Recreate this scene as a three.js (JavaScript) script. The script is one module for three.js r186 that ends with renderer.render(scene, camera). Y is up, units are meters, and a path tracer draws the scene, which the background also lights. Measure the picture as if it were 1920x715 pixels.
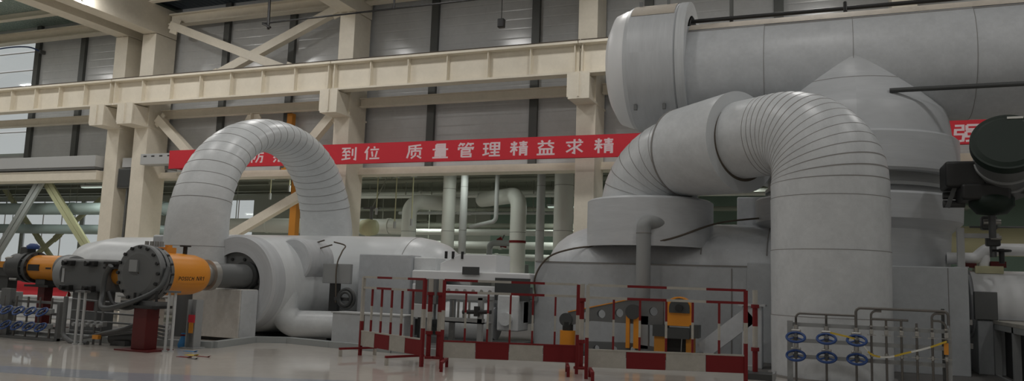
import * as THREE from 'three';
import { mergeGeometries, mergeVertices } from 'three/addons/utils/BufferGeometryUtils.js';
import { RoundedBoxGeometry } from 'three/addons/geometries/RoundedBoxGeometry.js';
import { RectAreaLightUniformsLib } from 'three/addons/lights/RectAreaLightUniformsLib.js';

// ---------- camera, sky, exposure (hall axes: x along the column row, y up, z towards the viewer; metres)
const scene = new THREE.Scene();
const camera = new THREE.PerspectiveCamera(27.373, 1920 / 715, 0.1, 200);
camera.position.set(0, 1.2, 0);
camera.quaternion.setFromRotationMatrix(new THREE.Matrix4().makeBasis(
  new THREE.Vector3(0.93048, 0.03465, -0.36470), new THREE.Vector3(0.01017, 0.99269, 0.12024), new THREE.Vector3(0.36620, -0.11559, 0.92333)));
scene.background = new THREE.Color().setRGB(0.77, 0.785, 0.785);
const renderer = new THREE.WebGLRenderer({ antialias: true });
renderer.toneMapping = THREE.LinearToneMapping;
renderer.toneMappingExposure = 0.62;
renderer.shadowMap.enabled = true;
RectAreaLightUniformsLib.init();
const LAMP = { power: [68, 58, 58], colour: new THREE.Color().setRGB(1.0, 0.98, 0.95) };
const LAMP_X = [-38.5, -32.5, -27.6, -21, -15.9, -11, -5.5, 0, 6], LAMP_Z = [-18, -10.5, -3];

// ---------- helpers
let seed = 7; const rnd = () => (seed = (seed * 1664525 + 1013904223) >>> 0) / 4294967296;
const V = (x, y, z) => new THREE.Vector3(x, y, z);
const used = {};
function numbered(n) { used[n] = (used[n] ?? -1) + 1; return used[n] ? n + '_' + String(used[n]).padStart(3, '0') : n; }
function norm(g) {
  let h = g.index ? g.toNonIndexed() : g;
  for (const k of Object.keys(h.attributes)) if (!['position', 'normal', 'uv'].includes(k)) h.deleteAttribute(k);
  if (!h.attributes.uv) h.setAttribute('uv', new THREE.BufferAttribute(new Float32Array(h.attributes.position.count * 2), 2));
  return h;
}
function join(gs) { gs = (Array.isArray(gs) ? gs : [gs]).map(norm); return gs.length > 1 ? mergeGeometries(gs) : gs[0]; }
function boxUV(g) {                       // uv in metres from the face direction
  const p = g.attributes.position, n = g.attributes.normal, u = g.attributes.uv;
  for (let i = 0; i < p.count; i++) {
    const ax = Math.abs(n.getX(i)), ay = Math.abs(n.getY(i)), az = Math.abs(n.getZ(i));
    if (ay >= ax && ay >= az) u.setXY(i, p.getX(i), p.getZ(i)); else if (ax >= az) u.setXY(i, p.getZ(i), p.getY(i)); else u.setXY(i, p.getX(i), p.getY(i));
  }
  return g;
}
function bx(x0, x1, y0, y1, z0, z1, r = 0) {
  const w = Math.abs(x1 - x0), h = Math.abs(y1 - y0), d = Math.abs(z1 - z0);
  const g = r ? new RoundedBoxGeometry(w, h, d, 2, Math.min(r, w / 2.01, h / 2.01, d / 2.01)) : new THREE.BoxGeometry(w, h, d);
  return g.translate((x0 + x1) / 2, (y0 + y1) / 2, (z0 + z1) / 2);
}
const arr = a => a.isVector3 ? a : V(...a);
function bar(a, b, w, h) {                // rectangular bar between two points; w across, h upright
  a = arr(a); b = arr(b); const d = b.clone().sub(a), L = d.length();
  const g = new THREE.BoxGeometry(w, h, L), m = new THREE.Matrix4();
  const z = d.clone().normalize(), up = Math.abs(z.y) > 0.98 ? V(1, 0, 0) : V(0, 1, 0), x = up.clone().cross(z).normalize(), y = z.clone().cross(x);
  m.makeBasis(x, y, z).setPosition(a.clone().add(b).multiplyScalar(0.5));
  return g.applyMatrix4(m);
}
function rod(a, b, r, seg = 12, r2 = r) { // capped cylinder between two points
  a = arr(a); b = arr(b); const d = b.clone().sub(a), g = new THREE.CylinderGeometry(r2, r, d.length(), seg);
  return g.applyMatrix4(new THREE.Matrix4().compose(a.clone().add(b).multiplyScalar(0.5), new THREE.Quaternion().setFromUnitVectors(V(0, 1, 0), d.normalize()), V(1, 1, 1)));
}
function route(pts, bend) {               // polyline with rounded corners -> dense points
  pts = pts.map(arr); const out = [pts[0].clone()];
  for (let i = 1; i < pts.length - 1; i++) {
    const a = pts[i].clone().sub(pts[i - 1]).normalize(), b = pts[i + 1].clone().sub(pts[i]).normalize();
    const th = a.angleTo(b); if (th < 0.01) { out.push(pts[i].clone()); continue; }
    const R = Array.isArray(bend) ? bend[i - 1] : bend, t = R * Math.tan(th / 2), n = b.clone().sub(a.clone().multiplyScalar(a.dot(b))).normalize();
    const s = pts[i].clone().addScaledVector(a, -t), c = s.clone().addScaledVector(n, R), k = Math.max(4, Math.ceil(th / 0.1));
    for (let j = 0; j <= k; j++) { const f = th * j / k; out.push(c.clone().addScaledVector(n, -R * Math.cos(f)).addScaledVector(a, R * Math.sin(f))); }
  }
  out.push(pts[pts.length - 1].clone()); return out;
}
function sweep(pts, r, seg = 12, caps = true) {   // round pipe along dense points; r number or array
  const n = pts.length, pos = [], nor = [], uv = [], idx = []; let N = null, L = 0;
  for (let i = 0; i < n; i++) {
    const t = pts[i].tan ? pts[i].tan.clone() : pts[Math.min(i + 1, n - 1)].clone().sub(pts[Math.max(i - 1, 0)]).normalize();
    if (!N) { N = Math.abs(t.y) < 0.9 ? V(0, 1, 0) : V(1, 0, 0); }
    N = N.sub(t.clone().multiplyScalar(N.dot(t))).normalize(); const B = t.clone().cross(N);
    const q = Array.isArray(r) ? r[i] : r; if (i) L += pts[i].distanceTo(pts[i - 1]);
    for (let j = 0; j <= seg; j++) {
      const a = j / seg * 2 * Math.PI, d = N.clone().multiplyScalar(Math.cos(a)).addScaledVector(B, Math.sin(a));
      pos.push(pts[i].x + d.x * q, pts[i].y + d.y * q, pts[i].z + d.z * q); nor.push(d.x, d.y, d.z); uv.push(j / seg * 2 * Math.PI * q, L);
    }
  }
  const w = seg + 1;
  for (let i = 0; i < n - 1; i++) for (let j = 0; j < seg; j++) { const a = i * w + j; idx.push(a, a + w, a + 1, a + 1, a + w, a + w + 1); }
  if (caps) for (const [i, s] of [[0, -1], [n - 1, 1]]) {
    const t = (pts[i].tan ? pts[i].tan.clone() : pts[Math.min(i + 1, n - 1)].clone().sub(pts[Math.max(i - 1, 0)]).normalize()).multiplyScalar(s), c = pos.length / 3;
    pos.push(pts[i].x, pts[i].y, pts[i].z); nor.push(t.x, t.y, t.z); uv.push(0, 0);
    for (let j = 0; j <= seg; j++) { const k = (i * w + j) * 3; pos.push(pos[k], pos[k + 1], pos[k + 2]); nor.push(t.x, t.y, t.z); uv.push(0, 0); }
    for (let j = 0; j < seg; j++) s > 0 ? idx.push(c, c + 2 + j, c + 1 + j) : idx.push(c, c + 1 + j, c + 2 + j);
  }
  // wind outward
  const g = new THREE.BufferGeometry(); g.setAttribute('position', new THREE.Float32BufferAttribute(pos, 3)); g.setAttribute('normal', new THREE.Float32BufferAttribute(nor, 3)); g.setAttribute('uv', new THREE.Float32BufferAttribute(uv, 2));
  for (let i = 0; i < idx.length; i += 3) {
    const [a, b, c] = [idx[i], idx[i + 1], idx[i + 2]].map(k => V(pos[3 * k], pos[3 * k + 1], pos[3 * k + 2])), m = V(nor[3 * idx[i]], nor[3 * idx[i] + 1], nor[3 * idx[i] + 2]);
    if (b.sub(a).cross(c.sub(a)).dot(m) < 0) { const t = idx[i + 1]; idx[i + 1] = idx[i + 2]; idx[i + 2] = t; }
  }
  g.setIndex(idx); return g;
}
function lathe(profile, at, dir = 'y', seg = 48, creased = true) {   // profile [[radius, along], ...]; each straight run keeps its own normals
  const gs = [];
  const runs = creased ? profile.slice(1).map((p, i) => [profile[i], p]) : [profile];
  for (const run of runs) gs.push(new THREE.LatheGeometry(run.map(p => new THREE.Vector2(Math.max(p[0], 0.0001), p[1])), seg));
  let g = join(gs);
  if (dir === 'z') g.rotateX(Math.PI / 2); if (dir === 'x') g.rotateZ(-Math.PI / 2);
  return g.translate(...at);
}
const latheS = (p, at, dir, seg) => lathe(p, at, dir, seg, false);
function ring(R, r, at, dir = 'y', seg = 40, tseg = 8) {
  const g = new THREE.TorusGeometry(R, r, tseg, seg); if (dir === 'y') g.rotateX(Math.PI / 2); if (dir === 'x') g.rotateY(Math.PI / 2); return g.translate(...at);
}
function plate(pts, depth, holes = [], bevel = 0) { // outline in xy, extruded towards +z
  const s = new THREE.Shape(pts.map(p => new THREE.Vector2(...p)));
  for (const [x, y, r] of holes) { const h = new THREE.Path(); h.absarc(x, y, r, 0, 2 * Math.PI, true); s.holes.push(h); }
  return new THREE.ExtrudeGeometry(s, { depth, bevelEnabled: bevel > 0, bevelSize: bevel, bevelThickness: bevel, bevelSegments: 1, curveSegments: 10 });
}
function part(name, gs, mat, parent, uvBox = true) {
  if (Array.isArray(gs)) { let m; for (const g of gs) m = part(name, g, mat, parent, uvBox); return m; }   // separate pieces stay separate meshes
  let g = join(gs); if (uvBox) boxUV(g);
  const m = new THREE.Mesh(g, mat); m.name = name; parent.add(m); return m;
}
function thing(name, label, category, at = [0, 0, 0], turn = 0, group) {
  const o = new THREE.Group(); o.name = numbered(name); o.position.set(...at); o.rotation.y = turn; o.userData = { label, category };
  if (group) o.userData.group = group; scene.add(o); return o;
}
function struct(name, gs, mat) {
  const o = gs ? part(name, gs, mat, scene) : new THREE.Group(); o.name = name; if (!gs) scene.add(o); o.userData.kind = 'structure'; return o;
}

// ---------- materials and textures
function tex(w, h, fn, srgb = true, rep) {
  const d = new Uint8Array(w * h * 4);
  for (let y = 0; y < h; y++) for (let x = 0; x < w; x++) { const c = fn(x, y), k = (y * w + x) * 4; d[k] = c[0]; d[k + 1] = c[1]; d[k + 2] = c[2]; d[k + 3] = 255; }
  const t = new THREE.DataTexture(d, w, h); t.wrapS = t.wrapT = THREE.RepeatWrapping; t.magFilter = THREE.LinearFilter; t.minFilter = THREE.LinearMipmapLinearFilter; t.generateMipmaps = true;
  if (srgb) t.colorSpace = THREE.SRGBColorSpace; if (rep) t.repeat.set(rep, rep); t.needsUpdate = true; return t;
}
function noiseGrid(n) { const a = new Float32Array(n * n); for (let i = 0; i < a.length; i++) a[i] = rnd(); return (x, y) => {   // tiling value noise, x,y in cells
  const xi = Math.floor(x), yi = Math.floor(y), fx = x - xi, fy = y - yi, sx = fx * fx * (3 - 2 * fx), sy = fy * fy * (3 - 2 * fy), w = k => ((k % n) + n) % n;
  const g = (i, j) => a[w(yi + j) * n + w(xi + i)]; return (g(0, 0) * (1 - sx) + g(1, 0) * sx) * (1 - sy) + (g(0, 1) * (1 - sx) + g(1, 1) * sx) * sy; }; }
const N1 = noiseGrid(8), N2 = noiseGrid(32), N3 = noiseGrid(128);
function mottled(base, amp, size = 256) {
  return tex(size, size, (x, y) => { const u = x / size, v = y / size, k = (N1(u * 8, v * 8) - 0.5) * 0.5 + (N2(u * 32, v * 32) - 0.5) * 0.35 + (N3(u * 128, v * 128) - 0.5) * 0.3; return base.map(c => Math.max(0, Math.min(255, c + k * amp))); });
}
const T = {
  clad: mottled([201, 204, 206], 18), cream: mottled([238, 230, 213], 12), epoxy: mottled([210, 203, 194], 22, 512), band: mottled([176, 182, 192], 18),
  concrete: mottled([205, 202, 196], 26), steel: mottled([120, 122, 122], 30), panel: mottled([205, 207, 208], 12), rust: mottled([150, 60, 50], 30),
};
T.epoxy.repeat.set(0.22, 0.22); T.clad.repeat.set(0.6, 0.6); T.cream.repeat.set(0.5, 0.5); T.panel.repeat.set(0.3, 0.3); T.concrete.repeat.set(0.6, 0.6); T.band.repeat.set(0.4, 0.4);
const ribs = tex(8, 64, (x, y) => { const v = y % 32; const c = v < 2 ? 0 : v < 4 ? 120 : 255; return [c, c, c]; }, false, 1); ribs.repeat.set(1, 1.6);
const corr = tex(64, 8, (x) => { const c = 127 + 127 * Math.sin(x / 64 * 2 * Math.PI * 2); return [c, c, c]; }, false, 1); corr.repeat.set(2, 1);
const fleck = tex(128, 128, (x, y) => { const k = N3(x, y) * 0.7 + N2(x / 4, y / 4) * 0.3; return k > 0.62 ? [190, 204, 196] : [112 + k * 60, 130 + k * 60, 124 + k * 56]; }, true, 0.8);
const S = (o) => new THREE.MeshStandardMaterial(o);
const C = (r, g, b) => new THREE.Color().setRGB(r, g, b);
const M = {
  clad: S({ map: T.clad, roughness: 0.36, metalness: 0.0 }),
  white: S({ map: T.clad, color: C(1.16, 1.16, 1.15), roughness: 0.34 }),
  cladB: S({ map: T.clad, color: C(0.94, 0.94, 0.95), roughness: 0.4 }),
  box: S({ map: T.clad, color: C(0.86, 0.87, 0.88), roughness: 0.5 }),
  bright: S({ color: C(0.8, 0.81, 0.82), roughness: 0.4 }),
  dusty: S({ map: T.concrete, color: C(0.82, 0.76, 0.69), roughness: 0.7, side: THREE.DoubleSide }),
  seam: S({ color: C(0.25, 0.24, 0.23), roughness: 0.8 }),
  joint: S({ color: C(0.11, 0.09, 0.07), roughness: 0.9 }),
  cream: S({ map: T.cream, roughness: 0.45 }),
  panel: S({ map: T.panel, bumpMap: ribs, bumpScale: 0.004, roughness: 0.18 }),
  mullion: S({ color: C(0.12, 0.125, 0.12), roughness: 0.5, metalness: 0.3 }),
  roof: S({ map: fleck, bumpMap: corr, bumpScale: 0.03, roughness: 0.8 }),
  roofblue: S({ color: C(0.06, 0.08, 0.1), bumpMap: corr, bumpScale: 0.03, roughness: 0.6 }),
  floor: new THREE.MeshPhysicalMaterial({ map: T.epoxy, roughness: 0.3, clearcoat: 0.85, clearcoatRoughness: 0.06 }),
  band: new THREE.MeshPhysicalMaterial({ map: T.band, roughness: 0.3, clearcoat: 0.85, clearcoatRoughness: 0.06 }),
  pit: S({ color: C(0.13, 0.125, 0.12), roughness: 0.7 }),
  kerb: S({ color: C(0.32, 0.34, 0.34), roughness: 0.6 }),
  concrete: S({ map: T.concrete, roughness: 0.75 }),
  grey: S({ color: C(0.30, 0.31, 0.31), roughness: 0.5 }),
  lightgrey: S({ color: C(0.5, 0.51, 0.51), roughness: 0.45 }),
  dark: S({ color: C(0.075, 0.078, 0.078), roughness: 0.45, metalness: 0.3 }),
  darkgrey: S({ color: C(0.15, 0.155, 0.155), roughness: 0.45, metalness: 0.2 }),
  black: S({ color: C(0.02, 0.02, 0.02), roughness: 0.5 }),
  steel: S({ color: C(0.42, 0.41, 0.39), roughness: 0.35, metalness: 0.8 }),
  tube: S({ color: C(0.15, 0.14, 0.13), roughness: 0.4, metalness: 0.6 }),
  orange: S({ color: C(0.80, 0.30, 0.025), roughness: 0.38 }),
  amber: S({ color: C(0.66, 0.27, 0.03), roughness: 0.5 }),
  red: S({ color: C(0.17, 0.004, 0.006), roughness: 0.75 }),
  deepred: S({ color: C(0.1, 0.005, 0.005), roughness: 0.45 }),
  cloth: S({ color: C(0.60, 0.04, 0.06), roughness: 0.75 }),
  fencewhite: S({ map: T.concrete, color: C(0.66, 0.65, 0.62), roughness: 0.55 }),
  blue: S({ color: C(0.012, 0.05, 0.19), roughness: 0.4 }),
  blueplastic: S({ color: C(0.05, 0.25, 0.55), roughness: 0.5 }),
  green: S({ color: C(0.002, 0.012, 0.006), roughness: 0.6 }),
  greenwall: S({ color: C(0.30, 0.40, 0.34), roughness: 0.7 }),
  annex: S({ color: C(0.55, 0.57, 0.52), roughness: 0.8 }),
  annexbeam: S({ color: C(0.30, 0.31, 0.26), roughness: 0.7 }),
  annexpipe: S({ color: C(0.76, 0.77, 0.73), roughness: 0.5 }),
  paleyellow: S({ color: C(0.62, 0.60, 0.38), roughness: 0.6 }),
  bluepipe: S({ color: C(0.42, 0.50, 0.50), roughness: 0.4 }),
  glass: new THREE.MeshPhysicalMaterial({ color: C(0.95, 0.97, 0.97), transmission: 1, thickness: 0, roughness: 0.05 }),
  yellow: S({ color: C(0.60, 0.42, 0.04), roughness: 0.6 }),
  paper: S({ color: C(0.7, 0.7, 0.66), roughness: 0.8 }),
  hallwall: S({ color: C(0.62, 0.63, 0.63), roughness: 0.7 }),
  lens: S({ color: C(0.9, 0.9, 0.9), emissive: C(1, 0.96, 0.9), emissiveIntensity: 1.6, roughness: 0.4 }),
  tubelight: S({ color: C(0.9, 0.95, 0.9), emissive: C(0.8, 1, 0.88), emissiveIntensity: 0.6, roughness: 0.4 }),
};

// ---------- hall shell
const HX0 = -44, HX1 = 9, HZ0 = -23, HZ1 = 5, HY = 11.45, ANZ = -34;
struct('floor', bx(HX0 - 8, HX1 + 6, -0.3, 0, ANZ - 0.3, HZ1 + 0.3), M.floor);
{ // painted strip
  const up = [[-10.4, -6.2], [-9.03, -6.58], [-8.42, -6.79], [-7.44, -6.97], [-6.51, -7.32], [-4.81, -8.01], [-3.2, -8.6]], lo = [[-2.8, -8.0], [-4.6, -7.35], [-6.0, -6.85], [-6.92, -6.49], [-7.81, -6.31], [-8.5, -6.2], [-10.0, -5.8]];
  const g = plate(up.concat(lo).map(([x, z]) => [x, -z]), 0.003); g.rotateX(-Math.PI / 2);
  struct('floor_strip', g.translate(0, 0.0, 0), M.band);
}
{ const c = struct('ceiling'); part('foil_roof_sheet', bx(HX0 - 0.3, -23.7, HY, HY + 0.3, HZ0 - 0.4, HZ1 + 0.3), M.roof, c); part('blue_roof_sheet', bx(-23.7, HX1 + 0.3, HY, HY + 0.3, HZ0 - 0.4, HZ1 + 0.3), M.roofblue, c); }
struct('wall_left', bx(HX0 - 0.3, HX0, 0, HY, HZ0 - 0.2, HZ1), M.hallwall);
struct('wall_right', bx(HX1, HX1 + 0.3, 0, HY, HZ0 - 0.2, HZ1), M.hallwall);
struct('wall_front', bx(HX0, HX1, 0, HY, HZ1, HZ1 + 0.3), M.hallwall);
{ // back wall: cladding panels between dark posts above the openings
  const w = struct('wall_back');
  const posts = [-42.6, -39.6, -36.6, -34.9, -31.2, -28.5, -24.4, -21.0, -17.95, -14.85, -12.1, -8.45, -6.4, -4.8, -1.05, 2.1, 5.2, HX1];
  const win = [-34.9, -31.2];
  let prev = HX0;
  for (const p of posts) {
    const inWin = p === win[1];
    const bands = inWin ? [[4.7, 5.75], [7.95, 8.75], [11.2, HY]] : [[4.7, 7.95], [7.98, HY]];
    for (const [y0, y1] of bands) part('panel', bx(prev + 0.02, p - 0.02, y0, y1, HZ0 - 0.18, HZ0), M.panel, w);
    prev = p;
  }
  for (const p of posts.slice(0, -1)) part('mullion', bx(p - 0.13, p + 0.13, 4.7, HY - 0.02, HZ0 + 0.001, HZ0 + 0.14), M.mullion, w);
  part('lintel', [bx(HX0, HX1, 4.7, 4.86, HZ0 + 0.001, HZ0 + 0.42), bx(HX0, HX1, 4.62, 4.7, HZ0 - 0.18, HZ0 + 0.5)], M.cream, w);
}
function window_(n, x0, x1, y0, y1, z, nx, ny) {
  const w = struct('window_' + n), fr = [bx(x0, x1, y0, y0 + 0.06, z - 0.05, z + 0.05), bx(x0, x1, y1 - 0.06, y1, z - 0.05, z + 0.05), bx(x0, x0 + 0.06, y0 + 0.06, y1 - 0.06, z - 0.05, z + 0.05), bx(x1 - 0.06, x1, y0 + 0.06, y1 - 0.06, z - 0.05, z + 0.05)];
  part('window_frame', fr, M.lightgrey, w);
  const dx = (x1 - x0) / nx, dy = (y1 - y0) / ny;
  for (let i = 0; i < nx; i++) for (let j = 0; j < ny; j++) {
    part('pane', bx(x0 + i * dx + 0.065, x0 + (i + 1) * dx - 0.025, y0 + j * dy + 0.065, y0 + (j + 1) * dy - 0.025, z - 0.003, z + 0.003), M.glass, w);
  }
  for (let i = 1; i < nx; i++) part('glazing_bar', bx(x0 + i * dx - 0.012, x0 + i * dx + 0.012, y0 + 0.06, y1 - 0.06, z - 0.03, z + 0.03), M.fencewhite, w);
  for (let j = 1; j < ny; j++) part('glazing_bar', bx(x0 + 0.06, x1 - 0.06, y0 + j * dy - 0.012, y0 + j * dy + 0.012, z - 0.025, z + 0.025), M.fencewhite, w);
}
window_(1, -34.88, -31.3, 8.75, 11.2, HZ0 - 0.09, 1, 3);
window_(2, -34.88, -31.3, 5.75, 7.95, HZ0 - 0.09, 1, 2);

// steel frame of the hall
const colGroup = 'cream steel columns of the back wall';
function column(x0, x1, label, xr) {
  const o = thing('steel_column', label, 'column', [0, 0, 0], 0, colGroup);
  part('shaft', bx(x0, x1, 0, 10.1, -22.8, -21.8, 0.012), M.cream, o);
  part('base_plate', bx(x0 - 0.12, x1 + 0.12, 0, 0.04, -22.84, -21.68), M.cream, o);
  const br = part('crane_bracket', plate([[-21.8, 6.5], [-21.05, 6.52], [-21.05, 7.2], [-21.8, 7.2]].map(([z, y]) => [-z, y]), 0.06).rotateY(Math.PI / 2).translate(x0 + 0.06, 0, 0), M.cream, o);
  part('bracket_web', plate([[-21.8, 6.5], [-21.05, 6.52], [-21.05, 7.2], [-21.8, 7.2]].map(([z, y]) => [-z, y]), 0.06).rotateY(Math.PI / 2).translate(x1 - 0.12, 0, 0), M.cream, o);
  part('bracket_face', bx(x0 - 0.06, x1 + 0.02, 6.52, 7.22, -21.06, -21.0), M.cream, o);
  part('bracket_rib', bx((x0 + x1) / 2 - 0.02, (x0 + x1) / 2 + 0.02, 6.52, 7.22, -21.0, -20.95), M.cream, o);
  part('gusset', [bx(x0 - 0.02, x1 + 0.02, 6.46, 6.52, -22.85, -21.0)], M.cream, o);
  return o;
}
column(-25.43, -24.8, 'left one of the paired cream columns beside the white arch pipe');
column(-24.05, -23.38, 'right one of the paired cream columns beside the white arch pipe');
column(-15.16, -14.56, 'cream column rising right behind the white arch pipe');
column(-6.69, -6.1, 'cream column just left of the insulated pipe end cap');
column(1.78, 2.38, 'cream column hidden behind the large inlet bell');
{ // crane girders, one per bay, with stiffener ribs
  const ends = [-43.8, -34.2, -24.62, -14.93, -6.47, 2.08, 8.9], names = ['bay left of the bright windows', 'bay with the bright windows at the far left', 'bay above the white arch pipe', 'bay above the left half of the red banner text', 'bay behind the insulated pipe end cap', 'bay at the far right'];
  for (let i = 0; i < 6; i++) {
    const a = ends[i] + 0.015, b = ends[i + 1] - 0.015, o = thing('crane_girder', 'cream ribbed crane girder spanning the ' + names[i], 'girder', [0, 0, 0], 0, 'crane girders');
    part('web', bx(a, b, 7.3, 8.12, -21.36, -21.33), M.cream, o); part('top_flange', bx(a, b, 8.12, 8.19, -21.62, -21.08), M.cream, o); part('bottom_flange', bx(a, b, 7.24, 7.3, -21.56, -21.16), M.cream, o);
    part('rail', bx(a, b, 8.19, 8.3, -21.42, -21.3), M.joint, o);
    const n = Math.round((b - a) / 1.42);
    for (let k = 0; k <= n; k++) { const x = a + 0.1 + (b - a - 0.2) * k / n; part('stiffener', bx(x - 0.012, x + 0.012, 7.3, 8.12, -21.33, -21.15), M.cream, o); }
  }
}
{ // horizontal tie beams between the columns
  const xs = [[-43.9, -25.5], [-23.3, -15.2], [-14.5, -6.75], [-6.05, 1.7], [2.45, 8.9]], nm = ['left of the paired columns', 'behind the white arch pipe', 'over the red banner', 'behind the pipe end cap', 'at the far right'];
  xs.forEach(([a, b], i) => {
    let o = thing('tie_beam', 'cream tie beam under the crane girder ' + nm[i], 'beam', [0, 0, 0], 0, 'tie beams under the crane girder');
    part('web', bx(a, b, 6.93, 7.17, -22.42, -22.36), M.cream, o); part('flange', [bx(a, b, 7.17, 7.2, -22.5, -22.28), bx(a, b, 6.9, 6.93, -22.5, -22.28)], M.cream, o);
    o = thing('eave_beam', 'cream eave beam at the top of the wall ' + nm[i], 'beam', [0, 0, 0], 0, 'eave beams');
    part('web', bx(a, b, 10.62, 10.95, -22.5, -22.4), M.cream, o); part('flange', [bx(a, b, 10.95, 11.0, -22.6, -22.25), bx(a, b, 10.57, 10.62, -22.6, -22.25)], M.cream, o);
  });
}
function brace(a, b, label) { const o = thing('diagonal_brace', label, 'brace', [0, 0, 0], 0, 'diagonal braces'); part('bar', bar(a, b, 0.26, 0.3), M.cream, o); part('end_plate', [bar(a, V(...a).lerp(V(...b), 0.06), 0.05, 0.55), bar(V(...a).lerp(V(...b), 0.94), b, 0.05, 0.55)], M.cream, o); }
brace([-22.95, 10.45, -22.1], [-17.2, 8.25, -22.1], 'upper cross brace falling to the right above the white arch pipe');
brace([-20.9, 8.25, -22.14], [-15.4, 10.42, -22.14], 'upper cross brace rising to the right above the white arch pipe');
brace([-23.2, 6.85, -22.1], [-20.9, 4.95, -22.1], 'short brace by the paired columns behind the arch pipe');
brace([-17.0, 4.95, -22.1], [-15.45, 6.6, -22.1], 'short brace by the column right behind the arch pipe');
brace([-20.4, 1.95, -22.1], [-15.3, 4.5, -22.1], 'lower diagonal brace seen through the opening of the arch pipe');
{ const o = thing('gusset_plate', 'cream gusset plate under the tie beam above the arch pipe', 'plate'); part('plate', plate([[-19.5, 6.45], [-18.5, 6.45], [-18.75, 6.88], [-19.25, 6.88]], 0.05).translate(0, 0, -22.4), M.cream, o); part('stiffener', bx(-19.02, -18.98, 6.45, 6.88, -22.35, -22.2), M.cream, o); }
// rafters, purlins
const rafters = [[-34.5, 'near the bright upper left windows'], [-25.1, 'over the left paired column'], [-23.7, 'over the right paired column'], [-14.86, 'over the column behind the arch pipe'], [-6.4, 'over the column left of the pipe end cap'], [2.08, 'over the inlet bell']];
for (const [x, l] of rafters) {
  const o = thing('roof_rafter', 'cream roof rafter ' + l, 'rafter', [0, 0, 0], 0, 'roof rafters');
  part('beam', bx(x - 0.33, x + 0.33, 10.12, 11.2, -22.8, HZ1 - 0.02, 0.01), M.cream, o); part('haunch', plate([[-22.75, 9.35], [-21.78, 10.12], [-22.75, 10.12]].map(([z, y]) => [-z, y]), 0.08).rotateY(Math.PI / 2).translate(x - 0.04, 0, 0), M.cream, o);
}
for (let k = 0; k < 9; k++) {
  const z = -21.4 + k * 2.6, o = thing('roof_purlin', ['cream purlin under the roof nearest the back wall', 'second purlin from the back wall', 'third purlin from the back wall', 'fourth purlin from the back wall', 'fifth purlin from the back wall', 'sixth purlin from the back wall', 'seventh purlin from the back wall', 'eighth purlin from the back wall', 'purlin farthest from the back wall'][k], 'purlin', [0, 0, 0], 0, 'roof purlins');
  part('web', bx(HX0 + 0.05, HX1 - 0.05, 11.2, 11.44, z - 0.02, z + 0.02), M.cream, o); part('flange', bx(HX0 + 0.05, HX1 - 0.05, 11.17, 11.2, z - 0.12, z + 0.12), M.cream, o);
}
{ // lamps
  const ord = ['first', 'second', 'third', 'fourth', 'fifth', 'sixth', 'seventh', 'eighth', 'ninth'], row = ['nearest the back wall', 'over the turbines', 'nearest the viewer'];
  for (const [j, z] of LAMP_Z.entries()) for (const [i, x] of LAMP_X.entries()) {
    const o = thing('high_bay_lamp', 'square high bay lamp, ' + ord[i] + ' from the left in the roof row ' + row[j], 'lamp', [x, 10.55, z], 0, 'high bay lamps');
    part('housing', [bx(-0.45, 0.45, 0, 0.14, -0.45, 0.45, 0.02)], M.lightgrey, o); part('suspension_rod', rod([0, 0.12, 0], [0, 0.62, 0], 0.02), M.darkgrey, o);
    part('lens', bx(-0.41, 0.41, -0.02, 0, -0.41, 0.41), M.lens, o);
    const l = new THREE.RectAreaLight(LAMP.colour, LAMP.power[j], 0.82, 0.82); l.name = 'lamp_light'; l.position.set(0, -0.03, 0); l.rotation.x = -Math.PI / 2; o.add(l);
  }
}

{ const o = thing('rafter_lamp', 'small bright lamp clamped to the rafter at the upper left', 'lamp', [-23.28, 10.24, -18.55]); part('bracket', bx(-0.09, -0.02, -0.03, 0.06, -0.04, 0.04), M.darkgrey, o); part('lens', new THREE.SphereGeometry(0.09, 20, 14).translate(0.05, 0, 0), M.lens, o, false); const l = new THREE.PointLight(LAMP.colour, 6); l.name = 'rafter_light'; l.position.set(0.05, 0, 0); o.add(l); }
{ const o = thing('blue_cable', 'blue cable sagging across the bright upper left window', 'cable'); part('cable', sweep(new THREE.CatmullRomCurve3([[-34.9, 10.3, -22.6], [-33.2, 10.49, -22.6], [-31.8, 10.48, -22.6], [-31.1, 10.36, -22.6], [-30.9, 10.25, -22.8]].map(a => V(...a))).getPoints(30), 0.03, 8), M.blue, o, false); part('clip', bx(-30.98, -30.84, 10.18, 10.32, -23.0, -22.75), M.darkgrey, o); }
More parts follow.
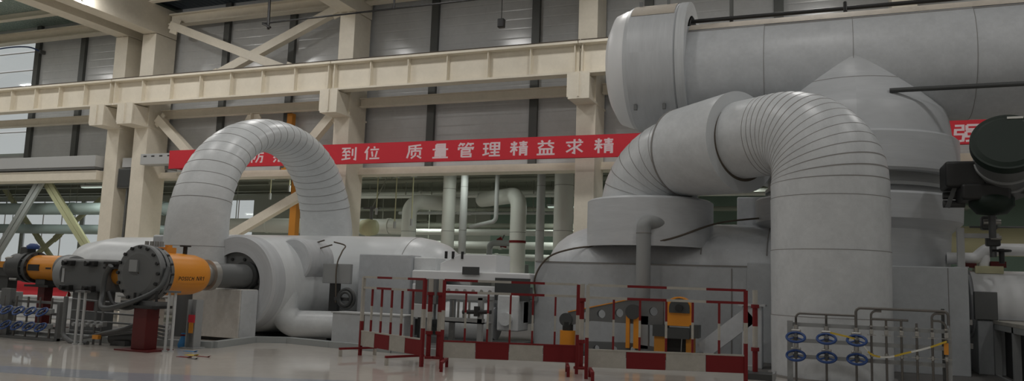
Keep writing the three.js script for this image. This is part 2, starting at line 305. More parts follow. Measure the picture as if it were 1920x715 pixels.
// ---------- annex behind the openings
struct('annex_ceiling', bx(HX0 - 8, HX1 + 6, 5.7, 5.95, ANZ - 0.3, HZ0 - 0.2), M.annex);
struct('annex_wall_left', bx(HX0 - 8.3, HX0 - 8, 0, 5.95, ANZ, HZ0), M.annex);
struct('annex_wall_right', bx(HX1 + 6, HX1 + 6.3, 0, 5.95, ANZ, HZ0), M.annex);
struct('annex_partition_left', bx(HX0 - 8, HX0 - 0.3, 0, 5.7, HZ0 - 0.35, HZ0 - 0.2), M.annex);
struct('annex_partition_right', bx(HX1 + 0.3, HX1 + 6, 0, 5.7, HZ0 - 0.35, HZ0 - 0.2), M.annex);
{
  const w = struct('annex_wall_back'), wins = [[-51, -46.2], [-46, -41.2], [-41, -36.2], [-30.6, -28.4]]; let p = HX0 - 8;
  for (const [a, b] of wins) { part('wall_pier', bx(p, a, 0, 5.7, ANZ - 0.2, ANZ), M.annex, w); part('wall_sill', bx(a, b, 0, 1.15, ANZ - 0.2, ANZ), M.annex, w); part('wall_head', bx(a, b, 5.15, 5.7, ANZ - 0.2, ANZ), M.annex, w); p = b; }
  part('wall_pier', bx(p, -14.5, 0, 5.7, ANZ - 0.2, ANZ), M.annex, w); part('wall_pier', bx(-14.5, HX1 + 6, 0, 5.7, ANZ - 0.2, ANZ), M.greenwall, w);
  wins.forEach(([a, b], i) => window_(3 + i, a, b, 1.15, 5.15, ANZ - 0.1, i < 3 ? 3 : 2, 2));
}
{ // beams under the annex ceiling
  let k = 0;
  for (const z of [-24.4, -27.9, -29.4, -31.8, -32.9]) { const o = thing('annex_beam', ['first', 'second', 'third', 'fourth', 'fifth'][k++] + ' long beam under the annex ceiling counted from the hall', 'beam', [0, 0, 0], 0, 'annex ceiling beams'); part('web', bx(HX0 - 7.9, HX1 + 5.9, 5.3, 5.68, z - 0.03, z + 0.03), M.annexbeam, o); part('flange', bx(HX0 - 7.9, HX1 + 5.9, 5.26, 5.3, z - 0.14, z + 0.14), M.annexbeam, o); }
}
function longPipe(name, label, y, z, r, x0, x1, mat, cat = 'pipe', group) { const o = thing(name, label, cat, [0, 0, 0], 0, group); part('pipe', rod([x0, y, z], [x1, y, z], r, 20), mat, o, false); for (let x = x0 + 1.5; x < x1; x += 4.5) part('hanger', rod([x, y + r, z], [x, 5.72, z], 0.02, 6), M.annexbeam, o); for (let x = x0 + 3.2; x < x1; x += 6) part('coupling', rod([x, y, z], [x + 0.12, y, z], r + 0.03, 20), mat, o); return o; }
longPipe('annex_pipe', 'upper pale blue pipe crossing the bright annex windows', 4.05, -28.2, 0.3, -50, -26.2, M.bluepipe);
longPipe('annex_pipe', 'lower pale blue pipe crossing the bright annex windows', 3.05, -28.6, 0.24, -50, -26.2, M.bluepipe);
longPipe('annex_pipe', 'pale pipe running low behind the arch pipe opening', 3.25, -27.6, 0.3, -25.5, -15.5, M.annexpipe);
longPipe('annex_pipe', 'thin pale pipe behind the turbine barrel and white risers', 3.2, -30, 0.13, -24, 4, M.annexpipe);
longPipe('annex_pipe', 'thin pale pipe high in the annex above the risers', 4.75, -29.2, 0.1, -19, 4, M.annexpipe);
longPipe('annex_pipe', 'green lit strip pipe low in the annex behind the red ringed riser', 2.72, -31, 0.16, -16, 4, M.annexpipe);
longPipe('annex_pipe', 'large pale pipe behind the green actuator at the right', 2.8, -25.5, 0.42, -0.6, 12, M.paleyellow);
longPipe('annex_pipe', 'rust brown conduit high in the annex left of the risers', 5.05, -27.2, 0.06, -22, 4, M.annexbeam);
for (const [i, [y, z, r, x0, x1]] of [[5.12, -25.0, 0.05, -23, 3], [4.55, -28.4, 0.07, -22, 4], [4.3, -31.2, 0.09, -21, 4], [3.9, -28.8, 0.06, -16.5, -7], [3.6, -31.6, 0.12, -24, 4], [2.2, -30.6, 0.14, -22, 4]].entries()) longPipe('service_pipe', ['topmost thin service pipe in the annex', 'second thin service pipe from the top in the annex', 'third thin service pipe from the top in the annex', 'short thin service pipe behind the white risers', 'grey service pipe just above the long pale annex pipe', 'lowest pale service pipe in the annex'][i], y, z, r, x0, x1, [M.annexbeam, M.annexpipe, M.annexbeam, M.lightgrey, M.annexbeam, M.annexpipe][i], 'pipe', 'thin service pipes in the annex');
function cableTray(label, y, z) { const o = thing('cable_tray', label, 'tray', [0, 0, 0], 0, 'annex cable trays'); part('side_rail', [bx(-22.5, 5, y, y + 0.12, z - 0.3, z - 0.27), bx(-22.5, 5, y, y + 0.12, z + 0.27, z + 0.3)], M.annexbeam, o); for (let x = -22.4; x < 5; x += 0.9) part('rung', bx(x, x + 0.05, y + 0.01, y + 0.04, z - 0.27, z + 0.27), M.annexbeam, o); for (let x = -21; x < 5; x += 5) part('drop_rod', [rod([x, y, z - 0.31], [x, 5.72, z - 0.31], 0.015, 6), rod([x, y, z + 0.31], [x, 5.72, z + 0.31], 0.015, 6)], M.annexbeam, o); }
cableTray('upper cable tray hanging in the annex', 4.95, -30.2); cableTray('lower cable tray hanging in the annex', 4.35, -32.2);
function riser(label, x, z, r, y0, y1, mat, elbow, band) {
  const o = thing('riser_pipe', label, 'pipe', [0, 0, 0], 0, 'vertical pipes in the annex');
  if (elbow) part('pipe', sweep(route([[x, y0, z], [x, y1, z], [x + elbow, y1, z - 1.6]], Math.min(r * 1.6, 0.6)), r, 20), mat, o, false); else part('pipe', rod([x, y0, z], [x, y1, z], r, 20), mat, o, false);
  part('pipe_shoe', rod([x, y0, z], [x, y0 + 0.08, z], r + 0.08, 20), mat, o);
  for (let y = y0 + 1.4; y < y1 - 0.6; y += 1.6) part('seam', rod([x, y, z], [x, y + 0.015, z], r + 0.004, 20), M.seam, o);
  if (band) part('red_ring', rod([x, band, z], [x, band + 0.09, z], r + 0.012, 20), M.red, o);
}
riser('white riser with an elbow at the top above the turbine barrel', -15.0, -27, 0.29, 0, 4.2, M.annexpipe, 1.6);
riser('slim white riser behind the right end of the turbine barrel', -13.1, -26.6, 0.25, 0, 5.7, M.annexpipe);
riser('grey steel post between white risers behind the turbine barrel', -12.2, -26, 0.14, 0, 5.7, M.lightgrey);
riser('white riser with a red ring and an elbow behind the middle machine', -10.42, -27, 0.3, 0, 4.42, M.annexpipe, -2.2, 2.62);
riser('grey steel post right of the red ringed riser', -9.2, -26, 0.15, 0, 5.7, M.lightgrey);
riser('thick white riser just left of the column by the pipe end cap', -8.35, -26, 0.34, 0, 5.68, M.annexpipe);
{ const o = thing('drop_pipe', 'thin grey drop pipe hanging above the red ringed riser gap', 'pipe'); part('pipe', sweep(route([[-11.15, 5.69, -26.6], [-11.15, 3.4, -26.6], [-12.3, 3.2, -26.9]], 0.2), 0.08, 12), M.lightgrey, o, false); part('flange', rod([-11.15, 5.58, -26.6], [-11.15, 5.69, -26.6], 0.16, 14), M.lightgrey, o); }
for (const [i, [x, y0]] of [[-16.2, 2.9], [-15.4, 3.5], [-14.6, 3.0], [-13.9, 3.1], [-20.3, 4.1], [-19.4, 4.4]].entries()) { const o = thing('hanger_rod', ['first', 'second', 'third', 'fourth', 'fifth', 'sixth'][i] + ' thin hanger rod in the annex' + (i < 4 ? ' left of the slim white riser' : ' seen through the arch pipe'), 'rod', [0, 0, 0], 0, 'hanger rods in the annex'); part('rod', rod([x, y0, -25.2], [x, 5.7, -25.2], 0.022, 6), M.paleyellow, o); part('clamp', bx(x - 0.09, x + 0.09, 4.9, 5.1, -25.29, -25.11), M.lightgrey, o); part('turnbuckle', rod([x, y0, -25.2], [x, y0 + 0.25, -25.2], 0.05, 8), M.lightgrey, o); }
{ const o = thing('amber_post', 'amber painted steel post seen through the arch pipe', 'post'); part('shaft', bx(-17.9, -17.62, 0, 5.7, -23.6, -23.35, 0.01), M.amber, o); part('base_plate', bx(-18.02, -17.5, 0, 0.03, -23.7, -23.25), M.amber, o); part('bracket', bx(-17.95, -17.57, 5.45, 5.69, -23.65, -23.3), M.amber, o); }
{ const o = thing('wall_amber_strut', 'amber strut on the wall above the crest of the arch pipe', 'post'); part('strut', bx(-17.72, -17.5, 4.9, 6.9, -22.82, -22.62), M.amber, o); part('foot', bx(-17.8, -17.42, 4.86, 4.92, -22.85, -22.58), M.amber, o); o.name = 'wall_strut'; }
{ // fluorescent lamps of the annex
  for (const [i, [x, y, z, l]] of [[-15.5, 4.45, -29.6, 'left of the slim white riser'], [-20.9, 4.62, -29, 'seen through the arch pipe'], [-9.7, 4.3, -30.4, 'right of the red ringed riser'], [-32, 4.95, -27, 'left of the paired columns'], [-3, 4.9, -28.8, 'behind the pipe elbow'], [5.9, 4.9, -28.8, 'behind the green actuator'], [-11.7, 5.15, -25.1, 'just behind the lintel over the risers'], [-18.5, 5.15, -25.6, 'just behind the lintel over the arch pipe'], [-28.5, 5.15, -25.6, 'just behind the lintel left of the paired columns'], [-35.5, 5.15, -25.6, 'over the pale blue pipes at the far left']].entries()) {
    const o = thing('fluorescent_lamp', 'greenish fluorescent lamp in the annex ' + l, 'lamp', [x, y, z], 0, 'annex lamps');
    part('housing', bx(-0.75, 0.75, 0.02, 0.1, -0.12, 0.12), M.lightgrey, o); part('tube', bx(-0.72, 0.72, -0.03, 0.02, -0.09, 0.09), M.tubelight, o);
    part('chain', [rod([-0.6, 0.1, 0], [-0.6, 5.7 - y, 0], 0.01, 6), rod([0.6, 0.1, 0], [0.6, 5.7 - y, 0], 0.01, 6)], M.darkgrey, o);
    const q = new THREE.RectAreaLight(C(0.93, 1, 0.91), 72, 1.44, 0.18); q.name = 'tube_light'; q.position.set(0, -0.04, 0); q.rotation.x = -Math.PI / 2; o.add(q);
  }
}
for (const [i, [a, b, m, l]] of [[[-39.6, 0, -27.2], [-35.7, 5.55, -27.2], 'lightgrey', 'dark diagonal brace rising across the bright annex windows'], [[-30.6, 0, -27.55], [-36.1, 5.55, -27.55], 'paleyellow', 'pale diagonal brace falling across the bright annex windows'], [[-43.2, 0, -31], [-35.2, 5.5, -31], 'paleyellow', 'thin pale brace beside the left paired column'], [[-44.2, 5.5, -31.35], [-38, 0, -31.35], 'paleyellow', 'short pale brace at the left edge of the bright annex windows']].entries()) {
  const o = thing('annex_brace', l, 'brace', [0, 0, 0], 0, 'annex braces'); const d = i < 2 ? 0.17 : 0.1;
  part('angle_bar', [bar([a[0] - d, a[1], a[2]], [b[0] - d, b[1], b[2]], 0.12, d * 1.3), bar([a[0] + d, a[1], a[2]], [b[0] + d, b[1], b[2]], 0.12, d * 1.3)], M[m], o);
  part('batten_plate', bar(V(...a).lerp(V(...b), 0.48), V(...a).lerp(V(...b), 0.54), 0.02, 0.4), M[m], o);
}
{ const o = thing('hanging_valve', 'cream valve body hanging above the left of the turbine barrel', 'valve'); part('body', latheS([[0.01, -0.3], [0.28, -0.26], [0.33, 0], [0.28, 0.3], [0.01, 0.32]], [-15.95, 3.05, -25.6], 'x', 24), M.paleyellow, o); part('yoke', [rod([-15.85, 3.3, -25.6], [-15.85, 3.85, -25.6], 0.06), bx(-16.2, -15.5, 3.75, 3.82, -25.65, -25.55)], M.darkgrey, o); part('hanger', bar([-15.85, 3.8, -25.6], [-14.9, 5.7, -25.6], 0.03, 0.03), M.annexbeam, o); part('drain_leg', rod([-16.0, 0, -25.6], [-16.0, 2.9, -25.6], 0.07), M.annexpipe, o); }
{ const o = thing('annex_duct', 'dark square duct in the annex left of the risers', 'duct'); part('duct', bx(-22.5, -17.2, 3.9, 5.0, -33.6, -32.7), M.annexbeam, o); part('flange', [bx(-20, -19.9, 3.84, 5.06, -33.66, -32.64), bx(-18.2, -18.1, 3.84, 5.06, -33.66, -32.64)], M.annexbeam, o); part('hanger', [rod([-21, 5, -33.1], [-21, 5.72, -33.1], 0.03, 6), rod([-18.5, 5, -33.1], [-18.5, 5.72, -33.1], 0.03, 6)], M.annexbeam, o); }
{ const o = thing('annex_cabinet', 'dark grey equipment frame behind the red ringed riser', 'cabinet'); part('body', bx(-13.2, -10.9, 0, 1.9, -29.6, -28.6, 0.02), M.grey, o); part('pipe_hoop', sweep(route([[-12.3, 1.9, -28.8], [-12.3, 2.7, -28.8], [-11.0, 2.7, -28.8], [-11.0, 1.9, -28.8]], 0.2), 0.12, 12), M.grey, o, false); part('door', bx(-12.9, -12.1, 0.2, 1.75, -28.6, -28.56), M.darkgrey, o); }
{ const o = thing('red_valve', 'small red valve handle in front of the thin annex pipe', 'valve'); part('handle', [bar([-12.25, 2.95, -29.6], [-12.05, 2.62, -29.6], 0.06, 0.22), bar([-12.1, 2.64, -29.6], [-11.9, 2.6, -29.6], 0.06, 0.1)], M.red, o); part('stem', rod([-12.15, 2.8, -29.6], [-12.15, 3.1, -29.95], 0.03), M.darkgrey, o); }

// ---------- cable duct and banners on the back wall
{ const o = thing('cable_duct', 'pale boxed cable duct left of the paired columns', 'duct'); part('duct', bx(-43.9, -25.55, 4.98, 5.42, -21.95, -21.5, 0.02), M.lightgrey, o); part('lip', bx(-43.9, -25.55, 4.9, 4.98, -22.0, -21.52), M.darkgrey, o); part('lower_beam', bx(-43.9, -25.55, 4.5, 4.86, -22.2, -21.6), M.cream, o); for (let x = -42; x < -26; x += 3) part('bracket', bx(x, x + 0.06, 4.87, 4.98, -22.45, -21.9), M.grey, o); }
{ const o = thing('cable_duct', 'short pale duct between the paired columns and the red banner', 'duct'); part('duct', bx(-23.3, -21.68, 5.0, 5.4, -21.95, -21.5, 0.02), M.lightgrey, o); for (let k = 0; k < 4; k++) part('slot', bx(-23.15 + k * 0.38, -23.0 + k * 0.38, 5.28, 5.33, -21.505, -21.495), M.black, o); part('bracket', bx(-22.5, -22.44, 4.87, 5.0, -22.45, -21.9), M.grey, o); }
{ const o = thing('junction_box', 'dark junction box between the paired columns', 'box'); part('body', bx(-24.78, -24.08, 4.2, 4.95, -22.2, -21.9, 0.02), M.darkgrey, o); part('lid', bx(-24.72, -24.14, 4.26, 4.89, -21.9, -21.87), M.dark, o); part('cap', bx(-24.62, -24.15, 4.98, 5.35, -22.2, -21.9, 0.02), M.lightgrey, o); part('conduit', rod([-24.4, 0, -22.05], [-24.4, 4.2, -22.05], 0.05), M.darkgrey, o); part('infill', bx(-24.79, -24.06, 0.2, 4.2, -22.5, -22.46), M.annexbeam, o); }
const GLYPH = { // strokes on a 100 by 100 grid
  fang: [[12, 8, 12, 95], [12, 10, 34, 10, 24, 35, 36, 52, 30, 68, 20, 66], [64, 5, 70, 18], [42, 26, 96, 26], [62, 28, 60, 60, 42, 94], [60, 50, 88, 50, 84, 90, 72, 92]],
  fan: [[5, 18, 95, 18], [32, 4, 32, 30], [68, 4, 68, 30], [10, 38, 22, 46], [5, 56, 18, 64], [8, 94, 24, 72], [42, 44, 84, 44, 84, 66, 72, 68], [42, 44, 42, 88, 92, 88, 92, 72]],
  cuo: [[5, 25, 38, 25], [22, 5, 22, 90, 12, 84], [5, 60, 38, 48], [44, 22, 98, 22], [60, 5, 60, 42], [82, 5, 82, 42], [42, 42, 100, 42], [52, 54, 90, 54, 90, 94, 52, 94, 52, 54], [52, 74, 90, 74]],
  shi: [[22, 4, 26, 16], [4, 22, 46, 22], [18, 24, 16, 60, 4, 94], [18, 46, 38, 46, 36, 86, 28, 90], [60, 4, 52, 28], [56, 18, 98, 18], [48, 52, 94, 40, 92, 66, 84, 68], [72, 30, 72, 80], [58, 40, 58, 88, 96, 90, 98, 74]],
  dao: [[4, 12, 62, 12], [30, 14, 14, 38, 56, 34], [46, 26, 58, 44], [32, 42, 32, 84], [8, 60, 58, 60], [4, 90, 62, 82], [74, 16, 74, 66], [94, 5, 94, 92, 82, 88]],
  wei: [[30, 4, 6, 48], [20, 32, 20, 96], [64, 4, 68, 18], [40, 26, 96, 26], [50, 38, 56, 76], [84, 36, 74, 80], [36, 88, 100, 88]],
  zhi: [[88, 6, 18, 14, 18, 50, 6, 94], [22, 30, 96, 30], [56, 14, 54, 42], [34, 78, 34, 46, 84, 46, 84, 78], [58, 56, 54, 76, 30, 96], [66, 78, 92, 96]],
  liang: [[24, 6, 76, 6, 76, 30, 24, 30, 24, 6], [24, 18, 76, 18], [4, 40, 96, 40], [22, 50, 78, 50, 78, 72, 22, 72, 22, 50], [22, 61, 78, 61], [50, 50, 50, 94], [16, 83, 84, 83], [4, 95, 96, 95]],
  guan: [[24, 2, 10, 24], [20, 10, 46, 10], [30, 12, 36, 24], [66, 2, 54, 24], [62, 10, 96, 10], [74, 12, 80, 24], [50, 24, 52, 34], [10, 50, 10, 36, 92, 36, 88, 50], [28, 48, 74, 48, 74, 64, 28, 64], [28, 48, 28, 98], [28, 78, 80, 78, 80, 95, 28, 95]],
  li: [[4, 14, 38, 14], [4, 46, 36, 46], [20, 14, 20, 80], [2, 88, 40, 76], [46, 10, 94, 10, 94, 52, 46, 52, 46, 10], [46, 31, 94, 31], [70, 10, 70, 92], [46, 72, 96, 72], [38, 93, 100, 93]],
  jing: [[10, 14, 16, 30], [38, 12, 32, 30], [4, 42, 46, 42], [25, 4, 25, 96], [24, 46, 6, 74], [28, 48, 42, 66], [52, 14, 98, 14], [75, 3, 75, 42], [56, 27, 94, 27], [48, 41, 100, 41], [58, 96, 58, 53, 92, 53, 92, 92, 82, 93], [58, 66, 92, 66], [58, 79, 92, 79]],
  yi: [[26, 4, 34, 18], [72, 4, 64, 18], [6, 24, 94, 24], [38, 32, 10, 54], [62, 32, 92, 54], [20, 92, 20, 60, 80, 60, 80, 92], [40, 60, 40, 92], [60, 60, 60, 92], [2, 94, 98, 94]],
  qiu: [[6, 24, 94, 24], [50, 4, 50, 92, 38, 88], [70, 6, 84, 16], [16, 38, 30, 52], [8, 84, 46, 58], [84, 36, 56, 56], [54, 52, 92, 86]],
  qiang: [[6, 10, 36, 10, 36, 32, 8, 32, 6, 56, 38, 56, 34, 90, 20, 92], [50, 8, 92, 8, 92, 30, 50, 30, 50, 8], [46, 42, 96, 42, 96, 68, 46, 68, 46, 42], [71, 32, 71, 90], [44, 92, 92, 86], [84, 76, 98, 96]],
};
function banner(label, x0, x1, y0, y1, z, chars) {
  const W = 2048, H = 128 * (x1 - x0 > 8 ? 0.625 : 1), cv = document.createElement('canvas'); cv.width = x1 - x0 > 8 ? W : 1024; cv.height = x1 - x0 > 8 ? 96 : 160; const c = cv.getContext('2d'), sx = cv.width / (x1 - x0), sy = cv.height / (y1 - y0);
  c.fillStyle = 'rgb(214,44,58)'; c.fillRect(0, 0, cv.width, cv.height); c.strokeStyle = 'rgb(236,214,218)'; c.lineCap = 'butt'; c.lineJoin = 'miter';
  for (const [k, x] of chars) {
    const w = 0.58, h = 0.46, X = (x - w / 2 - x0) * sx, Y = (y1 - 0.085 - y0 - h) / 2 * 0 + 0.085 * sy;
    for (const st of GLYPH[k]) { c.lineWidth = 0.066 * Math.min(sx, sy); c.beginPath(); for (let i = 0; i < st.length; i += 2) { const px = X + st[i] / 100 * w * sx, py = Y + st[i + 1] / 100 * h * sy; i ? c.lineTo(px, py) : c.moveTo(px, py); } c.stroke(); }
  }
  const t = new THREE.CanvasTexture(cv); t.colorSpace = THREE.SRGBColorSpace; t.magFilter = THREE.LinearFilter;
  const o = thing('banner', label, 'banner');
  const n = 60, g = new THREE.PlaneGeometry(x1 - x0, y1 - y0, n, 4), p = g.attributes.position; // slightly wavy cloth
  for (let i = 0; i < p.count; i++) p.setZ(i, 0.012 * Math.sin(p.getX(i) * 2.3) + 0.008 * Math.sin(p.getX(i) * 5.1 + p.getY(i) * 3));
  g.computeVertexNormals(); g.translate((x0 + x1) / 2, (y0 + y1) / 2, z);
  part('printed_cloth', g, S({ map: t, roughness: 0.7 }), o, false);
  const b = g.clone().translate(0, 0, -0.006); part('backing', b, M.cloth, o, false);
  part('batten', [bx(x0, x1, y1 - 0.02, y1 + 0.01, z - 0.04, z - 0.015), bx(x0, x1, y0 - 0.01, y0 + 0.02, z - 0.04, z - 0.015)], M.cloth, o);
  part('stay', [bx(x0 + 0.2, x0 + 0.24, y0, y1, z - 0.6, z - 0.03), bx(x1 - 0.3, x1 - 0.26, y0, y1, z - 0.6, z - 0.03)], M.cloth, o);
}
banner('long red banner with white lettering across the columns', -21.62, -4.3, 4.78, 5.42, -21.2, [['fang', -17.72], ['fan', -16.8], ['cuo', -15.9], ['shi', -15.3], ['dao', -14.1], ['wei', -13.25], ['zhi', -11.71], ['liang', -10.82], ['guan', -9.96], ['li', -9.12], ['jing', -8.25], ['yi', -7.4], ['qiu', -6.53], ['jing', -5.68]]);
banner('second red banner with one large character beside the green actuator', 2.77, 7.4, 4.86, 5.44, -21.2, [['qiang', 3.3]]);
{ const o = thing('cable_trolley_line', 'thin dark trolley line with a hook end high before the wall', 'line'); part('line', [rod([-16.9, 9.3, -20], [-3.5, 9.35, -20], 0.03, 8), rod([-16.9, 9.3, -20], [-16.5, 9.1, -19.9], 0.04, 8)], M.black, o); part('hanger', [rod([-16.66, 9.08, -20], [-16.72, 11.2, -20], 0.045, 8), rod([-12, 9.3, -20], [-12, 11.2, -20], 0.03, 8), rod([-8.4, 9.3, -20], [-8.4, 11.2, -20], 0.03, 8)], M.black, o); part('pendant_hook', [rod([-8.44, 8.4, -20], [-8.44, 9.3, -20], 0.012, 6), bx(-8.54, -8.34, 8.4, 8.66, -20.08, -19.92, 0.03)], M.black, o); }

// ---------- large insulated pipes
function cum(pts) { const L = [0]; for (let i = 1; i < pts.length; i++) L.push(L[i - 1] + pts[i].distanceTo(pts[i - 1])); return L; }
function slice(pts, a, b, step = 0.12) {
  const L = cum(pts), at = s => { let i = 1; while (i < L.length - 1 && L[i] < s) i++; return pts[i - 1].clone().lerp(pts[i], Math.max(0, Math.min(1, (s - L[i - 1]) / (L[i] - L[i - 1])))); };
  const n = Math.max(1, Math.ceil((b - a) / step)), out = [], T = L.at(-1);
  for (let i = 0; i <= n; i++) { const s = a + (b - a) * i / n, p = at(s); p.s = s; p.tan = at(Math.min(T, s + 0.03)).sub(at(Math.max(0, s - 0.03))).normalize(); out.push(p); } return out;
}
function cladPipe(o, pts, r, breaks, mat, name = 'cladding_sheet', seg = 64) {
  const rad = typeof r === 'function' ? r : () => r, total = cum(pts).at(-1); const B = [0, ...breaks.filter(b => b > 0.02 && b < total - 0.02), total];
  for (let i = 0; i < B.length - 1; i++) {
    const p = slice(pts, B[i], B[i + 1]); part(name, sweep(p, p.map((q, k) => rad(q.s) + 0.007 * k / (p.length - 1)), seg, true), mat, o, false);
    if (i) { const q = slice(pts, B[i] - 0.006, B[i] + 0.003); part('seam', sweep([q[0], q.at(-1)], rad(B[i]) + 0.0085, seg, true), M.seam, o, false); }
  }
}
const range = (a, b, n) => Array.from({ length: n + 1 }, (_, i) => a + (b - a) * i / n);
{ // arch pipe on the left
  const o = thing('arch_pipe', 'white insulated arch pipe looping over the left turbine', 'pipe');
  const X = -10.9, za = -11.5, zb = -15.65, r = 0.4, R = (zb - za) / -2, yc = 1.95; const pw = (v, e) => Math.sign(v) * Math.pow(Math.abs(v), e);
  const pts = [V(X, 1.05, za)]; for (let i = 0; i <= 40; i++) { const a = Math.PI * i / 40; pts.push(V(X, yc + R * 1.04 * pw(Math.sin(a), 0.95), (za + zb) / 2 + R * pw(Math.cos(a), 0.95))); } pts.push(V(X, 1.2, zb));
  const total = cum(pts).at(-1);
  cladPipe(o, pts, s => 0.34 + 0.085 * Math.pow(Math.abs(2 * s / total - 1), 2), [0.6, ...range(1.45, total - 1.6, 24)], M.white);
  for (const m of o.children) m.geometry.translate(-X, 0, 0).scale(1.74, 1, 1).translate(X, 0, 0);   // oblong section, wider than deep
  part('support_leg', [rod([X, 0, za], [X, 1.1, za], 0.3, 20), rod([X, 0, zb], [X, 1.2, zb], 0.3, 20)], M.darkgrey, o);
}
const FL = V(0.12, 0, -12.3), BL = V(-2.98, 0, -14.55);
{ // cross-over pipe on the right
  const o = thing('crossover_pipe', 'white insulated cross-over pipe with ringed elbow in front of the inlet bell', 'pipe');
  const ya = 3.66, rv = 0.81, rh = 0.64, rb = 0.9, R1 = 0.9, R2 = 0.95, d = BL.clone().sub(FL).normalize(), H = BL.distanceTo(FL), mix = (a, b, f) => { f = Math.max(0, Math.min(1, f)); return a + (b - a) * f * f * (3 - 2 * f); };
  const A = route([[FL.x, 0, FL.z], [FL.x, ya, FL.z], [FL.x + d.x * 2.2, ya, FL.z + d.z * 2.2]], R1), s0 = ya - R1, arc = R1 * Math.PI / 2;
  cladPipe(o, A, s => mix(rv, rh, (s - s0 + 0.05) / (arc + 0.05)), [0.86, 1.79, 2.55, ...range(s0 + 0.02, s0 + arc, 15), s0 + arc + 0.09, s0 + arc + 0.18], M.clad);
  part('base_collar', rod([FL.x, 0, FL.z], [FL.x, 0.03, FL.z], rv + 0.05, 56), M.seam, o);
  const yb = ya - 0.05, B = route([[FL.x + d.x * 1.95, yb, FL.z + d.z * 1.95], [BL.x, yb, BL.z], [BL.x, 2.2, BL.z]], R2), st = H - 1.95 - R2, ab = R2 * Math.PI / 2;
  cladPipe(o, B, s => mix(rh + 0.03, rb, (s - st) / ab), [st - 0.1, ...range(st + 0.05, st + 1.2, 6), st + ab - 0.05], M.clad);
  const s1 = V(FL.x + d.x * 1.62, yb + 0.02, FL.z + d.z * 1.62), s2 = V(FL.x + d.x * 2.95, yb, FL.z + d.z * 2.95), rs = 0.85;
  part('sleeve', sweep([s1, s2], [rs, rs - 0.06], 64), M.clad, o, false);
  part('sleeve_joint', sweep([s1.clone().addScaledVector(d, -0.01), s1], rh + 0.022, 64), M.joint, o, false);
  part('sleeve_rim', sweep([s2.clone().addScaledVector(d, -0.02), s2.clone().addScaledVector(d, 0.012)], rs - 0.05, 64), M.seam, o, false);
}
const PY = 5.36, PZ = -15.5, BX = 0.58;
